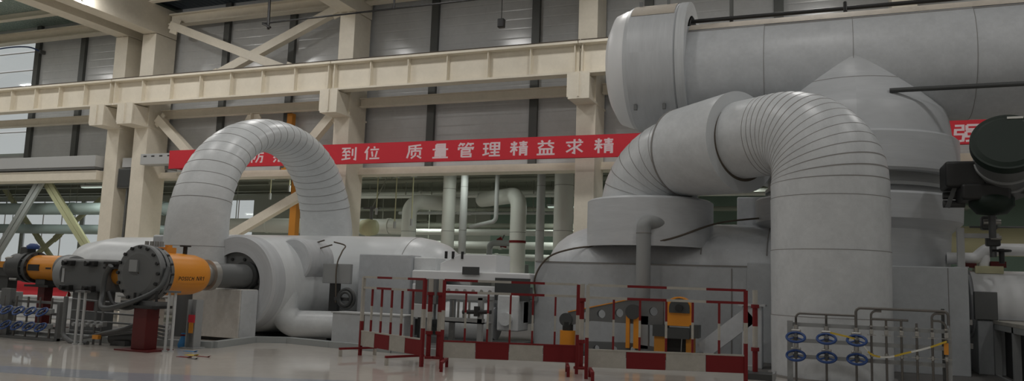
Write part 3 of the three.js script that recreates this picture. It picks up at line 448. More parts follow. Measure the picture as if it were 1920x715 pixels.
{ // inlet duct: horizontal pipe, bell, flanges, cone
  const o = thing('inlet_duct', 'large grey insulated inlet duct across the upper right', 'duct'), r = 1.03;
  const P = [V(-2.9, PY, PZ), V(8.6, PY, PZ)];
  cladPipe(o, P, r, [1.97, 5.35, 8.4], M.cladB);
  part('longitudinal_seam', bx(-2.33, 8.6, PY + 0.715, PY + 0.735, PZ + 0.728, PZ + 0.748), M.seam, o);
  const shell = (R, x0, x1, y, e0, e1) => { const q = [], k = 24; for (let i = 0; i <= k; i++) { const e = (e0 + (e1 - e0) * i / k) * Math.PI / 180; q.push([R * Math.cos(e), R * Math.sin(e)]); } const g = new THREE.BufferGeometry(), pos = [], nor = [], idx = []; q.forEach(([c, s]) => { for (const x of [x0, x1]) { pos.push(x, y + s, PZ + c); nor.push(0, s / R, c / R); } }); for (let i = 0; i < k; i++) idx.push(2 * i, 2 * i + 1, 2 * i + 2, 2 * i + 1, 2 * i + 3, 2 * i + 2); g.setAttribute('position', new THREE.Float32BufferAttribute(pos, 3)); g.setAttribute('normal', new THREE.Float32BufferAttribute(nor, 3)); g.setIndex(idx); return g; };
  part('top_strip', shell(1.044, -2.33, 8.6, PY, 47, 133), M.dusty, o); part('flange_top_strip', shell(1.268, -3.4, -2.56, PY + 0.24, 40, 125), M.dusty, o);
  part('short_seam', [sweep([V(BX - 0.02, PY, PZ), V(BX - 0.012, PY, PZ)], r + 0.009, 64)], M.seam, o, false);
  const prof = [...Array.from({ length: 20 }, (_, i) => [Math.sqrt(r * r + 1.35 * (i * 0.05) ** 2), -i * 0.05]), [1.55, -1.1], [1.58, -1.3], [1.6, -1.5]];
  part('bell', latheS(prof, [BX, PY, PZ], 'y', 72), M.cladB, o, false);
  part('bell_seam', lathe([[1.151, -0.44], [1.158, -0.452]], [BX, PY, PZ], 'y', 72), M.seam, o, false);
  part('upper_flange', lathe([[1.4, 3.9], [1.66, 3.9], [1.7, 3.86], [1.7, 3.27], [1.66, 3.23], [1.4, 3.23]], [BX, 0, PZ], 'y', 72), M.cladB, o, false);
  part('neck', lathe([[1.5, 3.3], [1.5, 2.8]], [BX, 0, PZ], 'y', 64), M.grey, o, false);
  part('neck_lip', lathe([[1.5, 3.06], [1.55, 3.06], [1.55, 3.0], [1.5, 3.0]], [BX, 0, PZ], 'y', 64), M.grey, o, false);
  part('lower_flange', lathe([[1.4, 2.88], [1.7, 2.88], [1.74, 2.84], [1.72, 2.44], [1.54, 2.28], [1.5, 1.6]], [BX, 0, PZ], 'y', 72), M.cladB, o, false);
  // wrapped end flange and bulging cap
  const ex = -2.52, ey = PY + 0.24;
  part('end_flange', lathe([[1.0, -2.5], [1.22, -2.5], [1.26, -2.54], [1.26, -3.42], [1.22, -3.5], [1.0, -3.5]], [0, ey, PZ], 'x', 56), M.cladB, o, false);
  part('end_rim', lathe([[1.0, -2.33], [1.27, -2.33], [1.27, -2.5], [1.0, -2.5]], [0, ey, PZ], 'x', 56), M.clad, o, false);
  part('cap_cloth', latheS([[1.22, -3.45], [1.2, -3.57], [1.12, -3.78], [0.86, -3.92], [0.5, -4.0], [0.01, -4.02]], [0, ey, PZ], 'x', 56), M.bright, o, false);
  for (const [x, dy, dz] of [[-3.3, 1.2, 0.5], [-2.75, 1.2, 0.5], [-3.3, -0.98, 0.86], [-2.75, -0.98, 0.86]]) part('buckle', bx(x - 0.03, x + 0.03, ey + dy - 0.05, ey + dy + 0.05, PZ + dz - 0.03, PZ + dz + 0.03), M.darkgrey, o);
  part('handrail', rod([-2.55, 6.5, PZ + 0.1], [8.6, 6.5, PZ + 0.1], 0.04, 10), M.black, o); for (const x of [-2.4, 0.47, 3.4, 6.4]) part('handrail_post', rod([x, 6.2, PZ + 0.28], [x, 6.62, PZ + 0.08], 0.035, 8), M.black, o);
  part('side_rail', rod([1.1, 4.6, PZ + 1.28], [8.6, 4.6, PZ + 1.28], 0.04, 10), M.dark, o); part('side_rail_stub', rod([3.2, 4.6, PZ + 1.28], [3.2, 4.62, PZ + 0.6], 0.03), M.dark, o);
  part('hanger', [rod([4.8, 6.3, PZ], [4.8, 11.2, PZ], 0.05, 8), rod([-1.6, 6.3, PZ], [-1.6, 11.2, PZ], 0.04, 8)], M.mullion, o);
}
// ---------- right turbine casing
{ const o = thing('turbine_casing', 'grey boxed turbine casing with rounded roof behind the right fence', 'turbine');
  part('left_box', bx(-4.95, -1.15, 0, 1.6, -18.2, -13.8, 0.02), M.box, o); part('left_cover', bx(-1.16, 2.1, 0, 1.66, -18.2, -13.78, 0.02), M.box, o);
  part('cover_seam', [bx(-4.95, -1.15, 1.575, 1.6, -13.8, -13.792), bx(1.82, 1.83, 0.1, 1.64, -13.78, -13.775)], M.seam, o);
  part('side_panel', bx(-1.42, -1.4, 0.05, 1.55, -13.81, -13.792), M.seam, o);
  // rounded roof: barrel along x with a domed left end
  const nx = 40, na = 24, pos = [], idx = [];
  for (let i = 0; i <= nx; i++) for (let j = 0; j <= na; j++) { const x = -5.2 + 5.9 * i / nx, k = Math.pow(Math.max(0, 1 - Math.pow(Math.max(0, (-3.6 - x) / 1.6, (x + 0.4) / 1.1), 2.4)), 1 / 2.4), a = Math.PI * j / na; pos.push(x, 1.55 + 0.9 * k * Math.sin(a), -15.9 + 2.02 * Math.max(k, 0.02) * Math.cos(a)); }
  for (let i = 0; i < nx; i++) for (let j = 0; j < na; j++) { const a = i * (na + 1) + j; idx.push(a, a + 1, a + na + 1, a + 1, a + na + 2, a + na + 1); }
  const g = new THREE.BufferGeometry(); g.setAttribute('position', new THREE.Float32BufferAttribute(pos, 3)); g.setIndex(idx); g.computeVertexNormals();
  part('roof', g, M.cladB, o);
  part('collar', lathe([[0.5, 2.78], [1.1, 2.78], [1.16, 2.74], [1.16, 1.9]], [BL.x, 0, BL.z], 'y', 64), M.cladB, o, false);
  part('roof_block', bx(-1.5, -0.6, 2.2, 2.98, -16.6, -15.6, 0.03), M.cladB, o);
  for (const x of [-1.95, -0.85]) { const p = []; for (let j = 2; j <= 14; j++) { const a = Math.PI * j / 24; p.push(V(x, 1.555 + 0.9 * Math.sin(a), -15.9 + 2.027 * Math.cos(a))); } part('roof_seam', sweep(p, 0.01, 6), M.seam, o, false); }
  part('handle', [bx(2.1, 2.16, 0.42, 0.5, -14.0, -13.95), bx(2.1, 2.16, 0.78, 0.86, -14.0, -13.95)], M.steel, o);
}
{ const o = thing('vent_pipe', 'slim grey vent pipe with short elbow before the casing collar', 'pipe'); part('pipe', sweep(route([[-2.83, 0.0, -13.35], [-2.83, 2.3, -13.35], [-2.55, 2.3, -13.62]], 0.1), 0.125, 20), M.grey, o, false); part('seam', rod([-2.83, 2.1, -13.35], [-2.83, 2.115, -13.35], 0.13, 20), M.seam, o); part('flange', rod([-2.83, 0, -13.35], [-2.83, 0.04, -13.35], 0.2, 20), M.lightgrey, o); }
{ const o = thing('cable', 'dark cable draped over the rounded casing roof', 'cable'); part('cable', sweep(new THREE.CatmullRomCurve3([[-4.9, 0.9, -13.72], [-4.92, 1.3, -13.72], [-4.7, 1.66, -13.76], [-4.3, 1.84, -13.95], [-3.6, 1.93, -14.1], [-3.0, 1.96, -13.55], [-2.5, 2.0, -13.5], [-1.7, 2.35, -14.2], [-1.0, 2.52, -15.0]].map(a => V(...a))).getPoints(60), 0.018, 8), M.joint, o, false); part('clip', bx(-4.95, -4.87, 0.86, 0.94, -13.8, -13.7), M.grey, o); }
{ const o = thing('angled_duct', 'light grey angled duct on the floor behind the right fence', 'duct'); part('diagonal', bar([-1.75, 0.22, -12.9], [-1.02, 0.82, -12.9], 0.3, 0.26), M.cladB, o); part('upright', bx(-1.15, -0.85, 0.0, 0.95, -13.05, -12.75, 0.02), M.cladB, o); part('cap', bx(-1.2, -0.8, 0.95, 0.98, -13.1, -12.7), M.lightgrey, o); part('foot', bx(-1.95, -1.55, 0, 0.18, -13.05, -12.75, 0.02), M.cladB, o); }

// ---------- left turbine
{ const o = thing('turbine_barrel', 'white insulated turbine barrel with rounded right end', 'turbine');
  const z = -14.9, y = 1.05, r = 1.03;
  part('barrel', latheS([[r, -13.4], [r, -8.2], [r * 0.99, -7.95], [r * 0.94, -7.65], [r * 0.84, -7.35], [r * 0.66, -7.1], [r * 0.4, -6.95], [0.01, -6.9]], [0, y, z], 'x', 56), M.white, o, false);
  part('end_seam', lathe([[r * 0.99 + 0.004, -7.96], [r * 0.985 + 0.006, -7.945]], [0, y, z], 'x', 56), M.seam, o, false);
  part('front_cover', bx(-8.75, -7.55, 0.4, 1.66, -14.2, -13.75, 0.03), M.cladB, o); part('side_cover', bx(-7.55, -7.05, 0.4, 1.62, -14.3, -13.85, 0.03), M.white, o);
  part('tapered_cover', latheS([[0.5, -17.6], [0.78, -17.3], [0.92, -16.4], [0.95, -13.2]], [0, y, z + 0.1], 'x', 40), M.white, o, false);
  part('pedestal', [bx(-13, -11.8, 0, 0.4, -15.6, -14.2), bx(-9, -7.4, 0, 0.5, -15.6, -14.2)], M.darkgrey, o); part('pipe_base', bx(-12.02, -10.66, 1.0, 1.86, -13.0, -11.55, 0.04), M.cladB, o);
}
const AX = -9.68, AY = 1.13;
{ const o = thing('valve_drum', 'white insulated valve drum with a dark round recess and drain bend', 'valve');
  const cx = -9.9, cy = 1.0, r = 0.88;
  part('front_plate', lathe([[0.56, 0.02], [0.84, 0.02], [0.88, -0.02], [0.88, -0.3]], [cx, cy, -11.5], 'z', 56), M.cladB, o, false);
  part('drum', latheS([[0.88, -0.3], [0.9, -0.5], [0.93, -1.0], [0.93, -1.5], [0.86, -2.0], [0.6, -2.28], [0.01, -2.32]], [cx, cy, -11.5], 'z', 56), M.white, o, false);
  part('recess_wall', lathe([[0.56, 0.02], [0.56, -0.25]], [cx, cy, -11.5], 'z', 48), M.darkgrey, o, false); part('recess_disc', lathe([[0.56, -0.05], [0.01, -0.05]], [cx, cy, -11.5], 'z', 48), M.darkgrey, o, false);
  for (let k = 0; k < 10; k++) { const a = k / 10 * 2 * Math.PI; part('bolt', rod([cx + 0.45 * Math.cos(a), cy + 0.45 * Math.sin(a), -11.57], [cx + 0.45 * Math.cos(a), cy + 0.45 * Math.sin(a), -11.52], 0.03, 6), M.black, o); }
  part('top_saddle', lathe([[0.01, 0], [0.4, 0], [0.43, -0.03], [0.43, -0.75]], [-9.3, 1.45, -12.3], 'z', 40), M.cladB, o, false);
  part('drain_bend', sweep(route([[-9.25, 0.95, -12.1], [-9.25, 0.28, -12.1], [-8.0, 0.3, -12.5]], 0.3), 0.25, 32), M.white, o, false);
  part('drum_foot', bx(-10.3, -9.5, 0, 0.4, -13.6, -12.6), M.black, o);
}
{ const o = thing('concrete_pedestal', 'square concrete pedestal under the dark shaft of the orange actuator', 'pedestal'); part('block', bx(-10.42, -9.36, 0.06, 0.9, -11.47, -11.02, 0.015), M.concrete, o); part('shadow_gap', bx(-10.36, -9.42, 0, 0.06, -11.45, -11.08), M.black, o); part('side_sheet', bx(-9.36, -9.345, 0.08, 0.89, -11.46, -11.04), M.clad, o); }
function decal(text, w, h, mat) { const cv = document.createElement('canvas'); cv.width = 256; cv.height = 64; const c = cv.getContext('2d'); c.fillStyle = mat; c.fillRect(0, 0, 256, 64); c.fillStyle = 'rgb(40,26,12)'; c.font = 'bold 40px sans-serif'; c.fillText(text[0], 4, 40, 150); c.font = 'bold 42px sans-serif'; c.fillText(text[1], 166, 40, 86); const t = new THREE.CanvasTexture(cv); t.colorSpace = THREE.SRGBColorSpace; return t; }
{ // orange actuator, axis along z
  const o = thing('valve_actuator', 'large orange valve actuator with dark flange on a red post', 'actuator', [AX, 0, 0]);
  const L = (p, m, n) => part(n, lathe(p, [0, AY, 0], 'z', 48), m, o, false), LS = (p, m, n) => part(n, latheS(p, [0, AY, 0], 'z', 48), m, o, false);
  LS([[0.34, -9.35], [0.335, -9.9], [0.325, -10.15], [0.29, -10.3], [0.2, -10.4]], M.orange, 'cylinder');
  L([[0.36, -9.34], [0.41, -9.34], [0.41, -9.4], [0.34, -9.4]], M.darkgrey, 'rear_ring'); L([[0.36, -9.18], [0.36, -9.36]], M.black, 'spacer');
  L([[0.01, -9.09], [0.3, -9.07], [0.43, -9.1], [0.44, -9.13], [0.44, -9.2], [0.36, -9.2]], M.darkgrey, 'end_flange'); L([[0.36, -9.24], [0.43, -9.24], [0.43, -9.3], [0.36, -9.3]], M.darkgrey, 'mid_flange');
  for (let k = 0; k < 16; k++) { const a = k / 16 * 2 * Math.PI, x = 0.4 * Math.cos(a), y = AY + 0.4 * Math.sin(a); part('flange_bolt', rod([x, y, -9.06], [x, y, -9.38], 0.026, 8), M.black, o); }
  L([[0.2, -10.38], [0.2, -10.5], [0.26, -10.5], [0.26, -10.62], [0.2, -10.62]], M.steel, 'neck'); L([[0.21, -10.6], [0.21, -11.55]], M.darkgrey, 'shaft'); L([[0.2, -11.44], [0.26, -11.44], [0.26, -11.55]], M.dark, 'shaft_ring');
  part('front_plate', bx(-0.16, 0.0, AY + 0.02, AY + 0.2, -9.09, -9.05, 0.004), M.grey, o);
  part('gauge_block', [bx(-0.14, 0.06, AY + 0.33, AY + 0.42, -9.75, -9.55), bx(-0.05, 0.02, AY + 0.4, AY + 0.46, -9.7, -9.62)], M.amber, o); part('vent_cap', [rod([0, AY + 0.32, -10.0], [0, AY + 0.45, -10.0], 0.035), rod([0, AY + 0.45, -10.0], [0, AY + 0.47, -10.0], 0.09)], M.black, o);
  part('top_fittings', [0, 1, 2, 3].map(k => rod([-0.1 + k * 0.07, AY + 0.42, -9.3 - k * 0.03], [-0.1 + k * 0.07, AY + 0.5, -9.3 - k * 0.03], 0.03, 8)), M.steel, o);
  part('hose', sweep(new THREE.CatmullRomCurve3([[-0.25, AY + 0.1, -8.8], [-0.36, AY - 0.05, -8.82], [-0.36, AY - 0.34, -8.8], [-0.2, AY - 0.52, -8.68], [0.15, AY - 0.46, -8.75], [0.5, AY - 0.2, -9.05], [0.48, AY + 0.1, -9.2]].map(a => V(...a))).getPoints(50), 0.04, 10), M.dark, o, false);
  part('lower_hose', sweep(new THREE.CatmullRomCurve3([[0.3, AY - 0.3, -8.9], [0.2, AY - 0.5, -8.85], [-0.1, AY - 0.48, -8.8], [-0.3, AY - 0.3, -8.85]].map(a => V(...a))).getPoints(30), 0.03, 8), M.black, o, false);
  // lettering lies on the side facing +x
  const a0 = -0.42, a1 = -0.02, g = new THREE.CylinderGeometry(0.3375, 0.3385, 0.62, 20, 12, true, a0, a1 - a0); // axis y -> z
  const pp = g.attributes.position, uu = g.attributes.uv; for (let i = 0; i < pp.count; i++) { const an = a0 + (a1 - a0) * uu.getX(i), q = uu.getY(i), zz = -9.55 - (1 - q) * 0.6, rr = zz < -9.9 ? 0.3425 - (-9.9 - zz) * 0.044 : 0.3425; pp.setXYZ(i, rr * Math.cos(an), AY + rr * Math.sin(an), zz); uu.setXY(i, 1 - q, (an - a0) / (a1 - a0)); }
  g.computeVertexNormals(); part('lettering', g, S({ map: decal(['POSICH', 'NR1'], 0, 0, 'rgb(231,149,44)'), roughness: 0.4, side: THREE.DoubleSide }), o, false);
  // red post carrying it
  part('post', bx(0.2, 0.46, 0.02, 0.62, -9.12, -8.88, 0.01), M.deepred, o); part('post_base', bx(0.02, 0.66, 0, 0.02, -9.25, -8.75), M.deepred, o); part('post_head', bx(0.05, 0.62, 0.62, 0.66, -9.2, -8.8), M.black, o);
  part('cradle_bolt', [rod([0.12, 0.6, -8.95], [0.12, 0.84, -8.95], 0.02, 8), rod([0.55, 0.6, -8.95], [0.55, 0.88, -8.95], 0.02, 8)], M.black, o); part('cradle', [bx(-0.1, 0.6, 0.66, 0.72, -9.14, -8.9)], M.darkgrey, o);
}
function stand(label, x, z, h) { const o = thing('pipe_stand', label, 'stand', [x, 0, z], 0, 'double pipe stands'); part('leg', rod([0, 0, 0], [0, h, 0], 0.02, 10), M.lightgrey, o); part('leg', rod([0.1, 0, -0.02], [0.1, h, -0.02], 0.02, 10), M.lightgrey, o); part('head', bx(-0.06, 0.16, h, h + 0.03, -0.06, 0.04), M.darkgrey, o); part('foot', [rod([0, 0, 0], [0, 0.02, 0], 0.04, 10), rod([0.1, 0, -0.02], [0.1, 0.02, -0.02], 0.04, 10)], M.lightgrey, o); }
stand('double pipe stand right of the red post', -8.99, -9.05, 0.86);
stand('double pipe stand left of the red post among the cables', -10.75, -9.0, 0.8);
{ const o = thing('steel_upright', 'grey steel upright behind the double pipe stand', 'post'); part('channel', bx(-9.15, -8.98, 0, 0.75, -9.75, -9.68), M.grey, o); part('flange', [bx(-9.15, -9.13, 0, 0.75, -9.68, -9.6), bx(-9.0, -8.98, 0, 0.75, -9.68, -9.6)], M.grey, o); part('foot', bx(-9.2, -8.93, 0, 0.02, -9.8, -9.55), M.grey, o); }
{ const o = thing('plastic_bag', 'small blue plastic bag by the grey upright', 'bag'); part('bag', latheS([[0.07, 0], [0.08, 0.04], [0.055, 0.12], [0.03, 0.19], [0.04, 0.22]], [-9.3, 0, -9.72], 'y', 14), M.blueplastic, o, false); part('tie', ring(0.036, 0.012, [-9.3, 0.19, -9.72]), M.red, o); }
{ const o = thing('warning_tag', 'pink and orange tag tied to the grey upright', 'tag'); part('tag', bx(-9.1, -8.98, 0.4, 0.52, -9.59, -9.58), M.cloth, o); part('lower_tag', bx(-9.08, -9.0, 0.24, 0.4, -9.59, -9.58), M.amber, o); }
// ---------- middle machine
{ const o = thing('gearbox_machine', 'white gearbox machine between the two turbines', 'machine', [0.09, 0, 0.55]);
  part('deck', bx(-7.5, -5.05, 1.18, 1.36, -15.2, -14.1, 0.03), M.bright, o); part('deck_front', bx(-7.45, -5.3, 0.86, 1.1, -15.0, -14.05, 0.02), M.bright, o);
  part('lower_block', bx(-7.0, -5.2, 0.42, 0.86, -15.0, -14.2, 0.03), M.white, o);
  part('hood', plate([[-6.95, 1.36], [-5.8, 1.36], [-5.8, 1.68], [-6.55, 1.68], [-6.95, 1.5]], 0.7, [], 0.01).translate(0, 0, -14.95), M.bright, o);
  part('hood_bolt', [-6.85, -6.7, -6.5].map(x => rod([x, 1.6, -14.25], [x, 1.74, -14.25], 0.03, 8)), M.black, o); part('tablet', bx(-6.4, -6.05, 1.3, 1.45, -14.07, -14.05, 0.005), M.dark, o);
  part('drum', rod([-6.7, 0.42, -14.15], [-5.75, 0.42, -14.15], 0.37, 40), M.white, o, false); part('drum_end', rod([-5.75, 0.42, -14.15], [-5.7, 0.42, -14.15], 0.3, 32), M.cladB, o, false); part('valve_box', bx(-5.62, -5.2, 0.3, 0.95, -14.5, -13.95, 0.03), M.white, o); part('boss', rod([-5.42, 0.52, -13.98], [-5.42, 0.52, -13.86], 0.12, 24), M.white, o, false);
  part('dark_panel', bx(-5.7, -5.02, 0.85, 1.26, -14.05, -14.0), M.dark, o); part('bolt_row', Array.from({ length: 9 }, (_, k) => rod([-7.0 + k * 0.17, 1.0, -14.06], [-7.0 + k * 0.17, 1.0, -14.02], 0.03, 8)), M.steel, o);
  part('base', bx(-7.3, -5.05, 0, 0.12, -15.2, -13.9), M.darkgrey, o);
}
{ const o = thing('steel_workbench', 'grey steel stand with pipe fittings behind the middle fence', 'stand', [0.5, 0, 0]); for (const x of [-6.35, -5.65]) for (const z of [-12.2, -11.8]) part('leg', bx(x - 0.04, x + 0.04, 0, 0.92, z - 0.04, z + 0.04), M.grey, o); part('top_rail', [bx(-6.4, -5.6, 0.88, 0.94, -11.86, -11.76), bx(-6.4, -5.6, 0.5, 0.58, -11.86, -11.76), bx(-6.4, -5.6, 0.88, 0.94, -12.24, -12.14)], M.grey, o); part('shelf', bx(-6.4, -5.6, 0.5, 0.52, -12.24, -11.76), M.grey, o); for (let k = 0; k < 4; k++) part('tube', rod([-6.25 + k * 0.1, 0.52, -12.0], [-6.25 + k * 0.1, 0.85, -12.0], 0.02, 8), M.steel, o); part('fitting', [rod([-5.95, 0.68, -11.75], [-5.45, 0.7, -11.75], 0.035, 10), rod([-5.7, 0.62, -11.75], [-5.7, 0.78, -11.75], 0.05, 10)], M.black, o); }
{ const o = thing('grey_cabinet', 'low grey cabinet behind the left fence', 'cabinet'); part('body', bx(-7.85, -6.45, 0.04, 0.56, -12.0, -11.6, 0.012), M.box, o); part('lid', bx(-7.87, -6.43, 0.56, 0.58, -12.02, -11.58), M.lightgrey, o); part('plinth', bx(-7.75, -6.5, 0, 0.04, -11.95, -11.65), M.black, o); part('door_gap', bx(-7.22, -7.205, 0.06, 0.55, -11.602, -11.595), M.joint, o); }
{ const o = thing('control_box', 'grey control box with hose reel on a black post', 'box'); part('plate', bx(-8.76, -8.15, 1.05, 1.42, -12.62, -12.54, 0.01), M.grey, o); part('post', bx(-8.6, -8.42, 0, 1.05, -12.66, -12.56), M.black, o); part('hose_reel', [ring(0.17, 0.035, [-8.18, 0.78, -12.5], 'z', 30, 8), ring(0.12, 0.03, [-8.18, 0.78, -12.46], 'z', 30, 8)], M.dark, o, false); part('reel_bracket', bx(-8.45, -8.15, 0.74, 0.8, -12.6, -12.5), M.dark, o); part('cable', sweep(new THREE.CatmullRomCurve3([[-8.42, 0.7, -12.52], [-8.44, 1.4, -12.52], [-8.5, 1.65, -12.75], [-8.75, 1.8, -13.2], [-9.0, 1.86, -13.2]].map(a => V(...a))).getPoints(30), 0.014, 8), M.joint, o, false); part('bracket', [bar([-9.2, 1.8, -12.8], [-8.95, 1.87, -12.8], 0.03, 0.02), bar([-9.0, 1.7, -12.7], [-8.7, 1.78, -12.7], 0.03, 0.02)], M.joint, o); }
{ const o = thing('dark_junction_box', 'black junction box above the low cabinet behind the left fence', 'box'); part('body', bx(-6.35, -5.95, 0.78, 1.2, -12.0, -11.75, 0.01), M.darkgrey, o); part('stand', bx(-6.3, -6.18, 0, 0.78, -11.95, -11.8), M.black, o); part('cover', bx(-6.3, -5.98, 0.56, 0.78, -11.74, -11.6, 0.01), M.lightgrey, o); part('cover_leg', bx(-6.15, -6.05, 0, 0.56, -11.72, -11.62), M.grey, o); }
// ---------- kerbs and the dark machine bay
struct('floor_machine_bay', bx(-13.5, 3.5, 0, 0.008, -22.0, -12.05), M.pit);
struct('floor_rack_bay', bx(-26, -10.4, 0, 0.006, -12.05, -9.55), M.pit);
{ const k = struct('kerb'); const P = [[-14, -9.45], [-10.3, -9.5], [-9.4, -9.85], [-8.9, -9.95], [-9.15, -11.2], [-8.66, -11.5], [-7.65, -11.32], [-6.4, -11.2], [-4.8, -11.45], [-2.54, -11.95], [-0.9, -12.15]]; for (let i = 0; i < P.length - 1; i++) part('kerb_stone', bar([P[i][0], 0.05, P[i][1]], [P[i + 1][0], 0.05, P[i + 1][1]], 0.14, 0.1), M.kerb, k); }

// ---------- red and white barriers
function barrier(label, a, b, bars, feet, opts = {}) {
  const d = Math.hypot(b[0] - a[0], b[1] - a[1]), o = thing('safety_fence', label, 'fence', [a[0], 0, a[1]], Math.atan2(-(b[1] - a[1]), b[0] - a[0]), 'red and white safety fences');
  const H = 1.19, H2 = 1.03, rr = 0.016, y0 = 0.15;
  const rail = (y, n, first) => { for (let k = 0; k < n; k++) part('top_rail', bx(d * k / n, d * (k + 1) / n, y - rr, y + rr, -rr, rr), (k + first) % 2 ? M.red : M.fencewhite, o); };
  rail(H, opts.segs || 4, opts.first ?? 0); rail(H2, opts.segs || 4, opts.first ?? 0);
  for (const x of [0, d]) { part('post', bx(x - 0.022, x + 0.022, 0.78, H, -0.022, 0.022), x ? M.red : (opts.leftwhite ? M.fencewhite : M.red), o); part('post', bx(x - 0.022, x + 0.022, 0.52, 0.78, -0.022, 0.022), M.fencewhite, o); part('post', bx(x - 0.022, x + 0.022, 0, 0.52, -0.022, 0.022), M.red, o); }
  for (let k = 1; k <= bars; k++) { const x = d * k / (bars + 1); part('bar', bx(x - 0.013, x + 0.013, 0.76, H2, -0.013, 0.013), M.red, o); part('bar', bx(x - 0.013, x + 0.013, 0.55, 0.76, -0.013, 0.013), M.fencewhite, o); part('bar', bx(x - 0.013, x + 0.013, 0.36, 0.55, -0.013, 0.013), M.red, o); }
  const n = opts.boards || 4; for (let k = 0; k < n; k++) part('kick_board', bx(d * k / n + 0.004, d * (k + 1) / n - 0.004, y0, 0.36, -0.012, 0.012), k % 2 ? M.red : M.fencewhite, o);
  part('board_rail', bx(0, d, 0.36, 0.38, -0.016, 0.016), opts.boardrail || M.fencewhite, o);
  for (const x of feet) { part('foot', bx(x - 0.02, x + 0.02, 0.1, 0.13, -0.25, 0.38), M.red, o); part('foot_leg', [bx(x - 0.02, x + 0.02, 0, 0.1, 0.34, 0.38), bx(x - 0.02, x + 0.02, 0, 0.1, -0.25, -0.21)], opts.footmat || M.red, o); }
  return o;
}
barrier('left red and white fence in front of the low grey cabinet', [-6.57, -10.5], [-5.1, -9.72], 5, [0.05, 1.35], { leftwhite: true, footmat: M.fencewhite });
barrier('middle red and white fence before the white gearbox machine', [-4.78, -9.68], [-3.06, -10.28], 5, [0.05, 1.7], { first: 1, boards: 4, boardrail: M.red });
barrier('right red and white fence before the orange lever press', [-2.8, -9.84], [-0.9, -10.5], 5, [0.06], { leftwhite: true, boards: 4 });
function pole(label, x, z) { const o = thing('barrier_pole', label, 'pole', [x, 0, z], 0, 'red and white barrier poles'); part('tube', rod([0, 0, 0], [0, 0.36, 0], 0.036, 12), M.red, o); part('tube', rod([0, 0.36, 0], [0, 0.7, 0], 0.036, 12), M.fencewhite, o); part('tube', rod([0, 0.7, 0], [0, 0.97, 0], 0.036, 12), M.red, o); part('tube', rod([0, 0.97, 0], [0, 1.2, 0], 0.036, 12), M.fencewhite, o); part('clip', [rod([0, 0.95, 0], [0, 1.0, 0], 0.055, 12), rod([0, 0.36, 0], [0, 0.41, 0], 0.055, 12)], M.red, o); part('foot', rod([0, 0, 0], [0, 0.03, 0], 0.1, 14), M.red, o); }
pole('left pole of the pair between left and middle fences', -5.56, -10.8);
pole('right pole of the pair between left and middle fences', -5.42, -10.86);
pole('pole between the middle and right fences', -3.2, -10.95);
pole('pole standing alone right of the right fence', -0.86, -11.5);

// ---------- orange lever press behind the right fence (front at z -12.8)
{ const o = thing('lever_press', 'orange and grey lever press with holed arms behind the right fence', 'press', [0, 0, -12.8]);
  part('upper_arm', plate([[-4.02, 0.62], [-3.95, 0.72], [-2.95, 0.96], [-2.36, 0.99], [-2.36, 0.58], [-3.55, 0.6], [-3.95, 0.5]], 0.1, [[-3.66, 0.68, 0.06], [-3.38, 0.72, 0.07], [-3.08, 0.75, 0.07], [-2.52, 0.8, 0.07]]), M.darkgrey, o);
  part('arm_edge', [bar([-3.95, 0.73, 0.05], [-2.95, 0.97, 0.05], 0.12, 0.016), bar([-2.95, 0.97, 0.05], [-2.36, 1.0, 0.05], 0.12, 0.016)], M.orange, o);
  part('lower_arm', plate([[-3.7, 0.1], [-3.7, 0.26], [-2.95, 0.28], [-2.3, 0.22], [-2.3, 0.1]], 0.1, [[-3.45, 0.16, 0.05], [-3.15, 0.16, 0.05], [-2.85, 0.17, 0.05]]), M.darkgrey, o);
  part('arm_base', bx(-3.9, -1.85, 0, 0.1, -0.05, 0.2), M.dark, o);
  part('pivot', [rod([-3.98, 0.6, -0.02], [-3.98, 0.6, 0.14], 0.11, 20), rod([-2.84, 0.78, -0.04], [-2.84, 0.78, 0.18], 0.12, 20)], M.dark, o); part('pivot_yoke', [bx(-2.95, -2.89, 0.2, 0.78, 0.1, 0.16), bx(-2.83, -2.72, 0.2, 0.8, 0.1, 0.14)], M.orange, o); part('yoke_strut', bx(-2.72, -2.6, 0.2, 0.72, 0.02, 0.1), M.grey, o);
  part('left_cylinder', rod([-3.96, 0.08, 0.06], [-3.96, 0.42, 0.06], 0.13, 20), M.orange, o); part('cylinder_stem', rod([-3.96, 0.42, 0.06], [-3.96, 0.56, 0.06], 0.09, 16), M.black, o);
  const hs = []; for (let i = 0; i <= 10; i++) { const a = Math.PI * i / 10; hs.push([-2.1 + 0.2 * Math.cos(a), 0.86 + 0.19 * Math.sin(a)]); }
  part('head', plate([[-2.3, 0.6], [-1.9, 0.6], ...hs.slice(0, -1), [-2.3, 0.86]], 0.22, [], 0.005), M.orange, o); const ha = []; for (let i = 0; i <= 10; i++) { const a = Math.PI * i / 10; ha.push([-2.08 + 0.16 * Math.cos(a), 0.88 + 0.15 * Math.sin(a)]); }
  part('head_bearing', plate([[-2.24, 0.8], [-1.92, 0.8], ...ha], 0.04).translate(0, 0, 0.22), M.dark, o); part('head_bolt', rod([-2.08, 0.88, 0.26], [-2.08, 0.88, 0.31], 0.06, 16), M.black, o);
  part('clamp', [bx(-2.5, -2.28, 0.42, 0.6, -0.02, 0.24), bx(-2.28, -1.92, 0.4, 0.56, 0.0, 0.26), bx(-1.92, -1.78, 0.42, 0.62, -0.02, 0.24)], M.dark, o);
  part('column', [bx(-2.48, -2.3, 0.1, 0.42, 0, 0.2), bx(-1.98, -1.86, 0.1, 0.45, 0, 0.2), bx(-2.3, -1.98, 0.1, 0.14, 0, 0.2)], M.amber, o); part('column_core', bx(-2.3, -1.98, 0.14, 0.42, 0.02, 0.12), M.black, o); part('handle', bar([-2.05, 0.2, 0.22], [-2.04, 0.42, 0.22], 0.012, 0.012), M.steel, o);
}
